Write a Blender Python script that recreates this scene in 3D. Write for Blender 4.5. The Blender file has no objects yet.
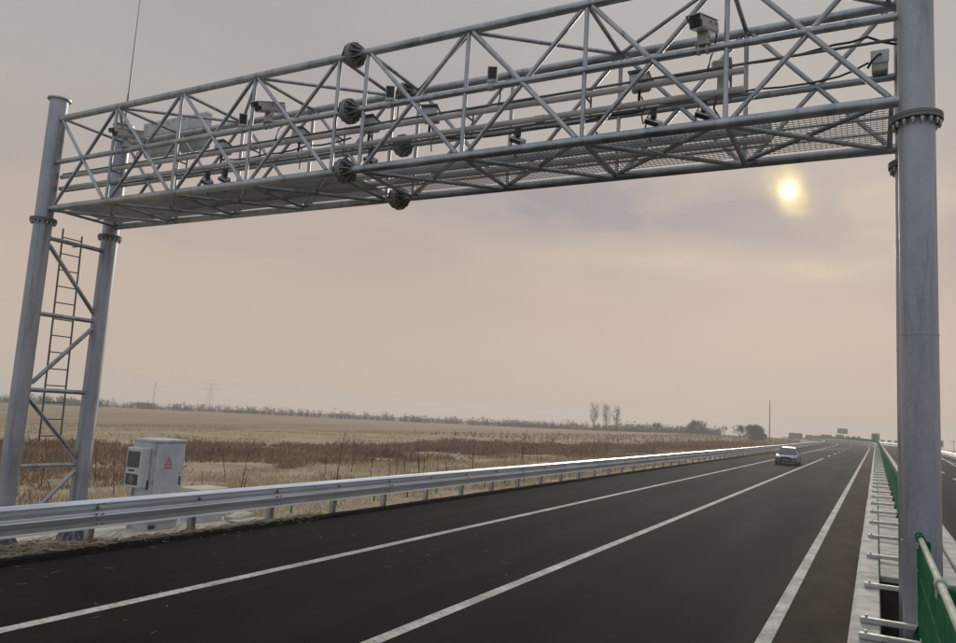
import bpy, math, random
import numpy as np
from mathutils import Vector, Matrix
C = bpy.context.scene
COL = C.collection
R = math.radians
rnd = random.Random(7)
V = Vector

# ------------------------------------------------------------------ camera
CAM_H, PITCH, ROLL, YAW, FPX = 2.779, 0.122703, 0.060013, 0.495682, 741.87
fw = V((-math.sin(YAW)*math.cos(PITCH), math.cos(YAW)*math.cos(PITCH), math.sin(PITCH)))
r0 = fw.cross(V((0, 0, 1))).normalized()
u0 = r0.cross(fw)
r1 = math.cos(ROLL)*r0 + math.sin(ROLL)*u0
u1 = -math.sin(ROLL)*r0 + math.cos(ROLL)*u0
cam = bpy.data.cameras.new('camera')
cam.sensor_width = 36
cam.lens = FPX/956*36
cam.clip_start = 0.05
cam.clip_end = 6000
camo = bpy.data.objects.new('camera', cam)
COL.objects.link(camo)
camo.matrix_world = Matrix(((r1.x, u1.x, -fw.x, 0), (r1.y, u1.y, -fw.y, 0), (r1.z, u1.z, -fw.z, CAM_H), (0, 0, 0, 1)))
C.camera = camo

# ------------------------------------------------------------------ sky, sun, exposure
SUN = V((-0.0936, 0.951, 0.294)).normalized()
C.view_settings.view_transform = 'Standard'
C.view_settings.look = 'None'
C.view_settings.exposure = 0.0
C.view_settings.gamma = 1.0
C.cycles.volume_bounces = 2
C.cycles.use_denoising = True
W = bpy.data.worlds.new('World')
C.world = W
W.use_nodes = True
nt = W.node_tree
nt.nodes.clear()


def N(tree, typ, **kw):
    n = tree.nodes.new(typ)
    for k, v in kw.items():
        if k.startswith('i_'):
            n.inputs[k[2:].replace('_', ' ')].default_value = v
        elif isinstance(k, str) and hasattr(n, k):
            setattr(n, k, v)
    return n


def ramp(tree, stops, interp='LINEAR'):
    n = tree.nodes.new('ShaderNodeValToRGB')
    cr = n.color_ramp
    cr.interpolation = interp
    while len(cr.elements) > 1:
        cr.elements.remove(cr.elements[-1])
    cr.elements[0].position = stops[0][0]
    for p, c in stops[1:]:
        cr.elements.new(p)
    for e, (p, c) in zip(cr.elements, stops):
        e.color = (c[0], c[1], c[2], 1) if not isinstance(c, (int, float)) else (c, c, c, 1)
    return n


def math_node(tree, op, a, b=None, c=None, clamp=False):
    n = tree.nodes.new('ShaderNodeMath')
    n.operation = op
    n.use_clamp = clamp
    for i, v in enumerate((a, b, c)):
        if v is None:
            continue
        if isinstance(v, (int, float)):
            n.inputs[i].default_value = v
        else:
            tree.links.new(v, n.inputs[i])
    return n.outputs[0]


def mixc(tree, fac, a, b, mode='MIX'):
    n = tree.nodes.new('ShaderNodeMix')
    n.data_type = 'RGBA'
    n.blend_type = mode
    n.clamp_factor = True
    for sock, v in ((n.inputs[0], fac), (n.inputs[6], a), (n.inputs[7], b)):
        if isinstance(v, (int, float)):
            sock.default_value = v
        elif isinstance(v, (tuple, list)):
            sock.default_value = (*v[:3], 1)
        else:
            tree.links.new(v, sock)
    return n.outputs[2]


def build_sky():
    L = nt.links.new
    out = N(nt, 'ShaderNodeOutputWorld')
    bg = N(nt, 'ShaderNodeBackground')
    bg.inputs['Strength'].default_value = 0.1
    tc = N(nt, 'ShaderNodeTexCoord')
    d = tc.outputs['Generated']
    nrm = N(nt, 'ShaderNodeVectorMath', operation='NORMALIZE')
    L(d, nrm.inputs[0])
    sep = N(nt, 'ShaderNodeSeparateXYZ')
    L(nrm.outputs[0], sep.inputs[0])
    z = sep.outputs['Z']
    # overcast veil: warm beige at the horizon, grey-mauve higher up
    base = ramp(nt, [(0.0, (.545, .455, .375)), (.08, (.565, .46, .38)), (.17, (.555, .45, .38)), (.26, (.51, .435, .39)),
                     (.36, (.455, .42, .40)), (.48, (.425, .415, .41)), (.7, (.57, .60, .635)), (1.0, (.80, .86, .93))])  # zenith, out of view, brightened on purpose to lift the light on the ground
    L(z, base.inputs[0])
    # the veil loses its warmth away from the sun
    hd = N(nt, 'ShaderNodeVectorMath', operation='DOT_PRODUCT')
    L(nrm.outputs[0], hd.inputs[0])
    hd.inputs[1].default_value = SUN
    cool = ramp(nt, [(.20, 1.0), (.56, 0.0)], 'EASE')
    L(math_node(nt, 'MULTIPLY_ADD', hd.outputs['Value'], .5, .5), cool.inputs[0])
    base_c = mixc(nt, math_node(nt, 'MULTIPLY', cool.outputs[0], .85), base.outputs[0], (.46, .50, .55))
    # cloud structure
    mp = N(nt, 'ShaderNodeMapping')
    mp.inputs['Scale'].default_value = (1.5, 1.5, 5.0)
    mp.inputs['Location'].default_value = (.35, .1, .62)
    L(nrm.outputs[0], mp.inputs[0])
    n1 = N(nt, 'ShaderNodeTexNoise')
    n1.inputs['Scale'].default_value = 1.6
    n1.inputs['Detail'].default_value = 5
    n1.inputs['Roughness'].default_value = .5
    n1.inputs['Distortion'].default_value = .3
    L(mp.outputs[0], n1.inputs[0])
    cl = ramp(nt, [(.42, 0.0), (.64, 1.0)], 'EASE')
    L(n1.outputs[0], cl.inputs[0])
    zmask = ramp(nt, [(.10, 0.0), (.24, 1.0)], 'EASE')
    L(z, zmask.inputs[0])
    cfac = math_node(nt, 'MULTIPLY', math_node(nt, 'MULTIPLY', cl.outputs[0], zmask.outputs[0]), .40)
    c1 = mixc(nt, cfac, base_c, (.37, .345, .355))
    # a darker bank of cloud beside and below the sun
    n4 = N(nt, 'ShaderNodeTexNoise')
    n4.inputs['Scale'].default_value = 5.5
    n4.inputs['Detail'].default_value = 6
    n4.inputs['Roughness'].default_value = .58
    mp4 = N(nt, 'ShaderNodeMapping')
    mp4.inputs['Scale'].default_value = (1, 1, 2.6)
    L(nrm.outputs[0], mp4.inputs[0])
    L(mp4.outputs[0], n4.inputs[0])
    az = math_node(nt, 'ARCTAN2', sep.outputs['X'], sep.outputs['Y'])

    def bank(a0, e0, wa, we, tilt, amp):
        da = math_node(nt, 'DIVIDE', math_node(nt, 'SUBTRACT', az, a0), wa)
        de = math_node(nt, 'DIVIDE', math_node(nt, 'SUBTRACT', math_node(nt, 'MULTIPLY_ADD', math_node(nt, 'SUBTRACT', az, a0), tilt, z), e0), we)
        q = math_node(nt, 'ADD', math_node(nt, 'MULTIPLY', da, da), math_node(nt, 'MULTIPLY', de, de))
        q = math_node(nt, 'MULTIPLY_ADD', math_node(nt, 'SUBTRACT', n4.outputs[0], .5), amp, q)
        return math_node(nt, 'EXPONENT', math_node(nt, 'MULTIPLY', math_node(nt, 'MAXIMUM', q, 0.0), -1.0))
    c1 = mixc(nt, math_node(nt, 'MULTIPLY', bank(-.24, .265, .34, .050, .10, 5.5), 1.0), c1, (.36, .325, .345))
    c1 = mixc(nt, math_node(nt, 'MULTIPLY', bank(-.02, .238, .15, .030, -.05, 5.0), .85), c1, (.39, .345, .355))
    c1 = mixc(nt, math_node(nt, 'MULTIPLY', bank(-.20, .208, .17, .022, .05, 7.0), .60), c1, (.72, .585, .44))
    c1 = mixc(nt, math_node(nt, 'MULTIPLY', bank(.03, .26, .07, .05, .0, 6.5), .5), c1, (.70, .58, .43))
    # sun veil: angle from the sun
    dt = N(nt, 'ShaderNodeVectorMath', operation='DOT_PRODUCT')
    L(nrm.outputs[0], dt.inputs[0])
    dt.inputs[1].default_value = SUN
    ang = math_node(nt, 'ARCCOSINE', math_node(nt, 'MINIMUM', dt.outputs['Value'], .999999))
    n2 = N(nt, 'ShaderNodeTexNoise')
    n2.inputs['Scale'].default_value = 17
    n2.inputs['Detail'].default_value = 4
    L(nrm.outputs[0], n2.inputs[0])
    wob = math_node(nt, 'MULTIPLY_ADD', math_node(nt, 'SUBTRACT', n2.outputs[0], .5), .095, ang)
    wob2 = math_node(nt, 'MAXIMUM', math_node(nt, 'MULTIPLY_ADD', math_node(nt, 'SUBTRACT', n2.outputs[0], .5), .018, ang), 0.0)
    halo = math_node(nt, 'EXPONENT', math_node(nt, 'MULTIPLY', math_node(nt, 'POWER', math_node(nt, 'DIVIDE', ang, .42), 2.0), -1.0))
    n3 = ramp(nt, [(.40, 1.0), (.62, .1)], 'EASE')
    L(n1.outputs[0], n3.inputs[0])
    c2 = mixc(nt, math_node(nt, 'MULTIPLY', math_node(nt, 'MULTIPLY', halo, n3.outputs[0]), .07), c1, (.72, .58, .43))
    inner = math_node(nt, 'EXPONENT', math_node(nt, 'MULTIPLY', math_node(nt, 'POWER', math_node(nt, 'DIVIDE', math_node(nt, 'MAXIMUM', wob, 0.0), .021), 2.0), -1.0))
    c3 = mixc(nt, math_node(nt, 'MULTIPLY', inner, .68), c2, (.98, .80, .42))
    disc = math_node(nt, 'EXPONENT', math_node(nt, 'MULTIPLY', math_node(nt, 'POWER', math_node(nt, 'DIVIDE', wob2, .0088), 1.7), -1.0))
    c4 = mixc(nt, disc, c3, (1.8, 1.65, 1.2))
    # the real atmosphere behind the veil
    sky = N(nt, 'ShaderNodeTexSky')
    sky.sky_type = 'NISHITA'
    sky.sun_disc = False
    sky.sun_elevation = math.asin(SUN.z)
    sky.sun_rotation = math.atan2(SUN.x, SUN.y)
    sky.dust_density = 4
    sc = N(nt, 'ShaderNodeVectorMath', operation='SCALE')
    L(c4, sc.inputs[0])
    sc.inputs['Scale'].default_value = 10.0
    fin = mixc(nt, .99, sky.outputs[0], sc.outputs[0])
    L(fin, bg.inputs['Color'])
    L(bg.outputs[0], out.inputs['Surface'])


build_sky()
sl = bpy.data.lights.new('sun', 'SUN')
sl.energy = 1.5
sl.angle = R(11)
sl.color = (1.0, .90, .76)
so = bpy.data.objects.new('sun', sl)
COL.objects.link(so)
so.rotation_euler = (-SUN).to_track_quat('-Z', 'Y').to_euler()


# ------------------------------------------------------------------ materials
def newmat(name):
    m = bpy.data.materials.new(name)
    m.use_nodes = True
    t = m.node_tree
    b = t.nodes['Principled BSDF']
    return m, t, b


def noise(t, scale, detail=4, rough=.55, vec=None, stretch=None):
    n = t.nodes.new('ShaderNodeTexNoise')
    n.inputs['Scale'].default_value = scale
    n.inputs['Detail'].default_value = detail
    n.inputs['Roughness'].default_value = rough
    g = t.nodes.new('ShaderNodeNewGeometry').outputs['Position'] if vec is None else vec
    if stretch:
        mp = t.nodes.new('ShaderNodeMapping')
        mp.inputs['Scale'].default_value = stretch
        t.links.new(g, mp.inputs[0])
        g = mp.outputs[0]
    t.links.new(g, n.inputs[0])
    return n.outputs[0]


def bump(t, b, h, strength=.3, dist=.01):
    n = t.nodes.new('ShaderNodeBump')
    n.inputs['Strength'].default_value = strength
    n.inputs['Distance'].default_value = dist
    t.links.new(h, n.inputs['Height'])
    t.links.new(n.outputs[0], b.inputs['Normal'])


def mottled(name, c1, c2, scale=6, rough=.6, metal=0.0, bumpv=0, detail=5, stretch=None, spec=.5, lo=.35, hi=.65, rvar=.1):
    m, t, b = newmat(name)
    n = noise(t, scale, detail, .6, stretch=stretch)
    rp = ramp(t, [(lo, c1), (hi, c2)])
    t.links.new(n, rp.inputs[0])
    t.links.new(rp.outputs[0], b.inputs['Base Color'])
    b.inputs['Metallic'].default_value = metal
    b.inputs['Specular IOR Level'].default_value = spec
    rr = ramp(t, [(.3, max(.02, rough-rvar)), (.7, min(1, rough+rvar))])
    t.links.new(noise(t, scale*2.3, 3), rr.inputs[0])
    t.links.new(rr.outputs[0], b.inputs['Roughness'])
    if bumpv:
        bump(t, b, noise(t, scale*8, 4), bumpv, .01)
    return m


def galvanised(name, c1, c2, metal=.55, rough=.48):
    m, t, b = newmat(name)
    v = t.nodes.new('ShaderNodeTexVoronoi')
    v.inputs['Scale'].default_value = 55
    t.links.new(t.nodes.new('ShaderNodeNewGeometry').outputs['Position'], v.inputs['Vector'])
    sp = t.nodes.new('ShaderNodeSeparateColor')
    t.links.new(v.outputs['Color'], sp.inputs[0])
    big = noise(t, 2.6, 6, .65, stretch=(1, 1, .35))
    f = math_node(t, 'ADD', math_node(t, 'MULTIPLY', sp.outputs[0], .07), math_node(t, 'MULTIPLY', big, .93))
    rp = ramp(t, [(.3, c1), (.72, c2)])
    t.links.new(f, rp.inputs[0])
    st = ramp(t, [(.52, 0.0), (.70, .7)])
    t.links.new(noise(t, 7, 5, .7, stretch=(1, 1, .12)), st.inputs[0])
    col = mixc(t, st.outputs[0], rp.outputs[0], tuple(x*.62 for x in c1))
    t.links.new(col, b.inputs['Base Color'])
    b.inputs['Metallic'].default_value = metal
    rr = ramp(t, [(.3, rough-.1), (.7, rough+.16)])
    t.links.new(big, rr.inputs[0])
    t.links.new(rr.outputs[0], b.inputs['Roughness'])
    return m


M = {}
M['galv'] = galvanised('galvanised_steel', (.25, .275, .30), (.55, .575, .60), metal=.9, rough=.38)
M['galv_pole'] = galvanised('galvanised_pole', (.25, .275, .32), (.47, .50, .56), metal=.55, rough=.42)
M['galv_rail'] = mottled('galvanised_rail', (.60, .65, .72), (.76, .81, .88), 2.2, .42, .8, stretch=(1, .3, 3), rvar=.05)
M['galv_dark'] = galvanised('weathered_flange', (.12, .125, .125), (.24, .245, .24), metal=.5, rough=.55)
M['joint'] = galvanised('joint_steel', (.15, .16, .16), (.32, .33, .33), metal=.5, rough=.5)
M['bolt'] = mottled('bolt_steel', (.34, .35, .36), (.5, .5, .5), 30, .45, .6)
M['wire'] = mottled('mesh_wire', (.30, .30, .31), (.42, .42, .43), 8, .6, .3)
M['pvc'] = mottled('pale_conduit', (.44, .435, .43), (.56, .55, .54), 5, .5)
M['cable'] = mottled('black_cable', (.012, .012, .013), (.03, .03, .032), 20, .5)
M['camwhite'] = mottled('camera_shell', (.36, .37, .36), (.47, .475, .46), 14, .5)
M['whitebox'] = mottled('white_enclosure', (.40, .42, .43), (.54, .555, .56), 6, .45, bumpv=.02)
M['greybox'] = mottled('grey_enclosure', (.46, .49, .535), (.58, .61, .66), 5, .5, bumpv=.03, rvar=.06)
M['acbox'] = mottled('air_conditioner_shell', (.52, .54, .57), (.60, .62, .64), 6, .5)
M['darkglass'] = mottled('dark_lens', (.008, .008, .009), (.018, .018, .02), 10, .18)
M['dark'] = mottled('dark_grille', (.03, .032, .035), (.06, .062, .065), 20, .6)
M['slat'] = mottled('grille_slat', (.13, .135, .14), (.18, .185, .19), 12, .6)
M['red'] = mottled('red_print', (.55, .02, .03), (.62, .04, .05), 20, .5)
M['lid'] = mottled('beige_lid', (.52, .47, .38), (.63, .58, .48), 7, .7, bumpv=.1)
M['green'] = mottled('green_paint', (.0025, .085, .036), (.010, .15, .066), 4, .95, spec=.02, rvar=.08)
M['greenpost'] = mottled('green_post_paint', (.01, .19, .07), (.02, .26, .10), 6, .5)
M['concrete'] = mottled('concrete', (.36, .34, .30), (.50, .475, .43), 3.0, .85, bumpv=.25, detail=8)
M['whitekerb'] = mottled('whitewashed_concrete', (.30, .295, .27), (.56, .545, .505), 3.5, .85, bumpv=.3, detail=9, lo=.3, hi=.6)
M['concrete_pad'] = mottled('pad_concrete', (.46, .42, .35), (.64, .60, .52), 2.0, .9, bumpv=.3, detail=8)
M['darksoil'] = mottled('dark_soil', (.03, .027, .024), (.07, .06, .05), 4, .95, bumpv=.4)
M['kerbtar'] = mottled('tar_kerb', (.006, .005, .005), (.014, .012, .0115), 5, .92, bumpv=.4, detail=8, spec=.05)
M['arm'] = mottled('whitish_arm', (.50, .49, .46), (.66, .65, .62), 9, .55, .1)
M['railcap'] = mottled('pale_rail_paint', (.36, .40, .31), (.55, .57, .46), 5, .7, spec=.1)
M['bark'] = mottled('bark', (.05, .042, .036), (.10, .085, .072), 5, .9)
M['twig'] = mottled('bare_twigs', (.032, .025, .021), (.07, .054, .043), 2, .95)
M['twig_green'] = mottled('dull_twigs', (.09, .095, .07), (.14, .14, .10), 2, .95)
M['stem'] = mottled('sapling_stem', (.045, .03, .022), (.09, .06, .045), 9, .9)
M['signgreen'] = mottled('sign_green', (.004, .13, .07), (.006, .16, .09), 2, .5)
M['signback'] = mottled('sign_back_metal', (.22, .21, .185), (.28, .265, .235), 2, .6, .2)
M['signwhite'] = mottled('sign_white', (.7, .7, .7), (.8, .8, .8), 5, .5)
M['carpaint'] = mottled('silver_paint', (.24, .275, .32), (.30, .335, .375), 3, .38, .2, rvar=.03)
M['carglass'] = mottled('car_glass', (.05, .065, .08), (.08, .095, .11), 2, .08, rvar=.02)
M['carblack'] = mottled('black_plastic', (.012, .012, .013), (.025, .025, .027), 15, .55)
M['tyre'] = mottled('tyre_rubber', (.012, .012, .012), (.028, .028, .028), 15, .85)
M['chrome'] = mottled('chrome', (.5, .5, .52), (.65, .65, .66), 15, .2, .8, rvar=.04)
M['headlight'] = mottled('headlight_glass', (.55, .57, .58), (.7, .7, .7), 20, .1, rvar=.03)
M['plate'] = mottled('plate_blue', (.12, .18, .34), (.16, .22, .38), 9, .4)
M['stone'] = mottled('pale_rubble', (.42, .39, .33), (.6, .57, .5), 5, .9, bumpv=.4)
M['wallhouse'] = mottled('house_wall', (.32, .27, .23), (.42, .36, .31), 2, .9)
M['roofhouse'] = mottled('house_roof', (.12, .07, .05), (.18, .11, .08), 3, .9)
M['bird'] = mottled('bird_plumage', (.02, .02, .02), (.05, .045, .04), 9, .8)


def grass_mat(name, cols, scale=1.2):
    m, t, b = newmat(name)
    rp = ramp(t, [(i/(len(cols)-1)*.5+.25, c) for i, c in enumerate(cols)])
    f = noise(t, scale, 6, .7)
    t.links.new(f, rp.inputs[0])
    oi = t.nodes.new('ShaderNodeTexWhiteNoise')
    oi.noise_dimensions = '3D'
    sn = t.nodes.new('ShaderNodeVectorMath')
    sn.operation = 'SNAP'
    t.links.new(t.nodes.new('ShaderNodeNewGeometry').outputs['Position'], sn.inputs[0])
    sn.inputs[1].default_value = (.12, .12, 9)
    t.links.new(sn.outputs[0], oi.inputs[0])
    c = mixc(t, math_node(t, 'MULTIPLY', oi.outputs[0], .45), rp.outputs[0], cols[0])
    t.links.new(c, b.inputs['Base Color'])
    b.inputs['Roughness'].default_value = .95
    b.inputs['Specular IOR Level'].default_value = .1
    return m


M['straw'] = grass_mat('dry_straw', [(.38, .30, .20), (.53, .43, .29), (.64, .53, .37)])
M['weeds'] = grass_mat('dry_weeds', [(.19, .125, .085), (.31, .215, .14), (.46, .35, .23)], .5)


def ground_mat():
    m, t, b = newmat('dry_field')
    g = t.nodes.new('ShaderNodeNewGeometry').outputs['Position']
    a = noise(t, .35, 8, .68, g)
    rp = ramp(t, [(.30, (.33, .26, .18)), (.47, (.50, .405, .28)), (.66, (.62, .52, .37))])
    t.links.new(a, rp.inputs[0])
    fine = noise(t, 9, 6, .75, g)
    rf = ramp(t, [(.35, .62), (.7, 1.0)])
    t.links.new(fine, rf.inputs[0])
    c = mixc(t, 1.0, rp.outputs[0], rf.outputs[0], 'MULTIPLY')
    # brown ploughed strips further out
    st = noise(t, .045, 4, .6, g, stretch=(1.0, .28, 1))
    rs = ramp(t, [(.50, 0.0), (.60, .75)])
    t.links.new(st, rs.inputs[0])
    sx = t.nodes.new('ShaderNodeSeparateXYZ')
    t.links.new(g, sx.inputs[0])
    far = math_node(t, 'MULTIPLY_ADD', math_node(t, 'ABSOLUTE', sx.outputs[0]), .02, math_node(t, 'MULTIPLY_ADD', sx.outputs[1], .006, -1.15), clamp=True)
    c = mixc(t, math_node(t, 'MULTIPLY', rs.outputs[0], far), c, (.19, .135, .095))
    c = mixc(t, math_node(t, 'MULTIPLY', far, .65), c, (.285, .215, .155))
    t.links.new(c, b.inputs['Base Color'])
    b.inputs['Roughness'].default_value = 1.0
    b.inputs['Specular IOR Level'].default_value = .08
    bump(t, b, fine, .7, .05)
    return m


def asphalt_mat():
    m, t, b = newmat('asphalt')
    g = t.nodes.new('ShaderNodeNewGeometry').outputs['Position']
    a = noise(t, .55, 6, .6, g, stretch=(1, .18, 1))
    rp = ramp(t, [(.3, (.0090, .0076, .0090)), (.7, (.0205, .0168, .0185))])
    t.links.new(a, rp.inputs[0])
    grit = noise(t, 130, 2, .8, g)
    rg = ramp(t, [(.35, .72), (.68, 1.25)])
    t.links.new(grit, rg.inputs[0])
    c = mixc(t, 1.0, rp.outputs[0], rg.outputs[0], 'MULTIPLY')
    sx = t.nodes.new('ShaderNodeSeparateXYZ')
    t.links.new(g, sx.inputs[0])
    # lanes: slightly polished wheel paths
    wl = math_node(t, 'SINE', math_node(t, 'MULTIPLY', sx.outputs[0], 3.5))
    c = mixc(t, math_node(t, 'MULTIPLY_ADD', wl, .17, .18, clamp=True), c, (.0265, .0222, .0235))
    # faint tyre smears and damp patches
    sm = ramp(t, [(.50, 0.0), (.66, .5)])
    t.links.new(noise(t, 1.1, 7, .7, g, stretch=(1.2, .12, 1)), sm.inputs[0])
    c = mixc(t, sm.outputs[0], c, (.026, .022, .0215))
    sm2 = ramp(t, [(.58, 0.0), (.70, .55)])
    t.links.new(noise(t, .23, 5, .6, g), sm2.inputs[0])
    c = mixc(t, sm2.outputs[0], c, (.008, .0068, .0075))
    # dust blown against the median wall
    dn = noise(t, 1.7, 7, .7, g, stretch=(1, .35, 1))
    dx = math_node(t, 'MULTIPLY_ADD', math_node(t, 'ABSOLUTE', math_node(t, 'SUBTRACT', sx.outputs[0], .35)), -.75, 1.75, clamp=True)
    d = math_node(t, 'MULTIPLY', dx, math_node(t, 'MULTIPLY_ADD', dn, 1.9, -.35, clamp=True))
    c = mixc(t, math_node(t, 'MULTIPLY', d, .85), c, (.088, .063, .040))
    t.links.new(c, b.inputs['Base Color'])
    rr = ramp(t, [(.3, .88), (.7, .97)])
    t.links.new(a, rr.inputs[0])
    t.links.new(rr.outputs[0], b.inputs['Roughness'])
    b.inputs['Specular IOR Level'].default_value = .03
    bump(t, b, grit, .35, .006)
    return m


def paint_mat():
    m, t, b = newmat('road_paint')
    g = t.nodes.new('ShaderNodeNewGeometry').outputs['Position']
    w = noise(t, 14, 6, .75, g)
    rp = ramp(t, [(.36, (.22, .205, .19)), (.46, (.58, .56, .52)), (.7, (.76, .74, .70))])
    t.links.new(w, rp.inputs[0])
    gr = ramp(t, [(.42, .62), (.62, 1.0)])
    t.links.new(noise(t, 1.3, 6, .7, g), gr.inputs[0])
    t.links.new(mixc(t, 1.0, rp.outputs[0], gr.outputs[0], 'MULTIPLY'), b.inputs['Base Color'])
    b.inputs['Roughness'].default_value = .85
    b.inputs['Specular IOR Level'].default_value = .15
    bump(t, b, noise(t, 120, 2), .2, .003)
    return m


M['ground'] = ground_mat()
M['asphalt'] = asphalt_mat()
M['paint'] = paint_mat()


# ------------------------------------------------------------------ mesh helpers
class MB:
    def __init__(s):
        s.v, s.f, s.sm = [], [], []

    def add(s, vs, fs, smooth=False):
        o = len(s.v)
        s.v += [tuple(p) for p in vs]
        for f in fs:
            s.f.append(tuple(i+o for i in f))
            s.sm.append(smooth)
        return s

    def box(s, lo, hi, m=None):
        x0, y0, z0 = lo
        x1, y1, z1 = hi
        p = [V(q) for q in ((x0, y0, z0), (x1, y0, z0), (x1, y1, z0), (x0, y1, z0), (x0, y0, z1), (x1, y0, z1), (x1, y1, z1), (x0, y1, z1))]
        if m:
            p = [m @ q for q in p]
        return s.add(p, [(0, 3, 2, 1), (4, 5, 6, 7), (0, 1, 5, 4), (1, 2, 6, 5), (2, 3, 7, 6), (3, 0, 4, 7)])

    def bbox(s, lo, hi, b=.01, m=None):
        """box with chamfered edges"""
        x0, y0, z0 = lo
        x1, y1, z1 = hi
        b = min(b, (x1-x0)*.45, (y1-y0)*.45, (z1-z0)*.45)
        vs, idx = [], {}
        for ix, X in ((0, x0), (1, x1)):
            for iy, Y in ((0, y0), (1, y1)):
                for iz, Z in ((0, z0), (1, z1)):
                    sx, sy, sz = (1-2*ix)*b, (1-2*iy)*b, (1-2*iz)*b
                    for ax, q in enumerate(((X, Y+sy, Z+sz), (X+sx, Y, Z+sz), (X+sx, Y+sy, Z))):
                        idx[(ix, iy, iz, ax)] = len(vs)
                        vs.append(V(q))
        fs = []
        for ax in range(3):
            for e in (0, 1):
                k = []
                for (a, c) in ((0, 0), (1, 0), (1, 1), (0, 1)):
                    c3 = [0, 0, 0]
                    c3[ax] = e
                    c3[(ax+1) % 3] = a
                    c3[(ax+2) % 3] = c
                    k.append(idx[(*c3, ax)])
                fs.append(tuple(k if e else k[::-1]))
        for ax in range(3):
            o1, o2 = (ax+1) % 3, (ax+2) % 3
            for a in (0, 1):
                for c in (0, 1):
                    q = []
                    for e in (0, 1):
                        c3 = [0, 0, 0]
                        c3[ax] = e
                        c3[o1] = a
                        c3[o2] = c
                        q.append((idx[(*c3, o1)], idx[(*c3, o2)]))
                    f = (q[0][0], q[1][0], q[1][1], q[0][1])
                    fs.append(f if a != c else f[::-1])
        for ix in (0, 1):
            for iy in (0, 1):
                for iz in (0, 1):
                    f = tuple(idx[(ix, iy, iz, a)] for a in range(3))
                    fs.append(f if (ix+iy+iz) % 2 else f[::-1])
        if m:
            vs = [m @ q for q in vs]
        return s.add(vs, fs)

    def tube(s, a, b, r, n=12, r2=None, caps=True):
        a, b = V(a), V(b)
        d = (b-a)
        if d.length < 1e-6:
            return s
        d.normalize()
        e = d.cross(V((0, 0, 1)) if abs(d.z) < .9 else V((1, 0, 0))).normalized()
        g = d.cross(e)
        r2 = r if r2 is None else r2
        vs = []
        for q, rr in ((a, r), (b, r2)):
            for i in range(n):
                t = 2*math.pi*i/n
                vs.append(q + e*(math.cos(t)*rr) + g*(math.sin(t)*rr))
        s.add(vs, [(i, (i+1) % n, n+(i+1) % n, n+i) for i in range(n)], n > 4)
        if caps:
            s.add(vs[:n], [tuple(range(n))[::-1]])
            s.add(vs[n:], [tuple(range(n))])
        return s

    def path(s, pts, r, n=6):
        pts = [V(p) for p in pts]
        rings = []
        for i, p in enumerate(pts):
            d = (pts[min(i+1, len(pts)-1)]-pts[max(i-1, 0)]).normalized()
            e = d.cross(V((0, 0, 1)) if abs(d.z) < .9 else V((1, 0, 0))).normalized()
            g = d.cross(e)
            rings.append([p+e*(math.cos(2*math.pi*k/n)*r)+g*(math.sin(2*math.pi*k/n)*r) for k in range(n)])
        vs = [q for ring in rings for q in ring]
        fs = []
        for i in range(len(pts)-1):
            for k in range(n):
                fs.append((i*n+k, i*n+(k+1) % n, (i+1)*n+(k+1) % n, (i+1)*n+k))
        s.add(vs, fs, True)
        s.add(rings[0], [tuple(range(n))[::-1]])
        s.add(rings[-1], [tuple(range(n))])
        return s

    def loft(s, rings, smooth=False, closed=True, caps=True):
        n = len(rings[0])
        vs = [q for ring in rings for q in ring]
        fs = []
        for i in range(len(rings)-1):
            for k in range(n if closed else n-1):
                fs.append((i*n+k, i*n+(k+1) % n, (i+1)*n+(k+1) % n, (i+1)*n+k))
        s.add(vs, fs, smooth)
        if caps and closed:
            s.add(rings[0], [tuple(range(n))[::-1]])
            s.add(rings[-1], [tuple(range(n))])
        return s

    def mesh(s, name, mat):
        me = bpy.data.meshes.new(name)
        me.from_pydata(s.v, [], s.f)
        me.polygons.foreach_set('use_smooth', s.sm)
        me.materials.append(mat)
        me.update()
        return me


def wpos(o):
    p = V((0, 0, 0))
    while o:
        p += o.location
        o = o.parent
    return p


def link(name, me, parent=None, loc=None):
    o = bpy.data.objects.new(name, me)
    COL.objects.link(o)
    if parent:
        o.parent = parent
    if loc is not None:
        o.location = V(loc) - (wpos(parent) if parent else V((0, 0, 0)))
    return o


def obj(name, mb, mat, parent=None):
    """mesh given in world coordinates"""
    me = mb.mesh(name, mat)
    if parent:
        me.transform(Matrix.Translation(-wpos(parent)))
    return link(name, me, parent)


def tag(o, label=None, cat=None, group=None, kind=None):
    if label: o['label'] = label
    if cat: o['category'] = cat
    if group: o['group'] = group
    if kind: o['kind'] = kind
    return o


def thing(name, label, cat, loc, group=None):
    o = bpy.data.objects.new(name, None)
    COL.objects.link(o)
    o.empty_display_size = .3
    o.location = loc
    return tag(o, label, cat, group)


def struct(name, mb, mat):
    return tag(obj(name, mb, mat), kind='structure')


def copy_tree(o, parent=None):
    c = o.copy()
    COL.objects.link(c)
    if parent: c.parent = parent
    for ch in list(o.children):
        copy_tree(ch, c)
    return c


def text_mesh(body, size, name, mat, m, parent, align='CENTER'):
    cu = bpy.data.curves.new(name, 'FONT')
    cu.body = body
    cu.size = size
    cu.align_x = align
    cu.align_y = 'CENTER'
    cu.extrude = .001
    o = bpy.data.objects.new(name, cu)
    COL.objects.link(o)
    dg = bpy.context.evaluated_depsgraph_get()
    me = bpy.data.meshes.new_from_object(o.evaluated_get(dg))
    bpy.data.objects.remove(o)
    me.transform(m)
    me.materials.clear()
    me.materials.append(mat)
    if parent: me.transform(Matrix.Translation(-wpos(parent)))
    return link(name, me, parent)


# ------------------------------------------------------------------ ground, road
def curve(y):
    return 0.0 if y < 200 else -(y-200)**2/1600.0


def road_z(y):
    return 0.0 if y < 325 else -.0001*(y-325)**2 if y < 430 else -1.1025-.021*(y-430)


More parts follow.
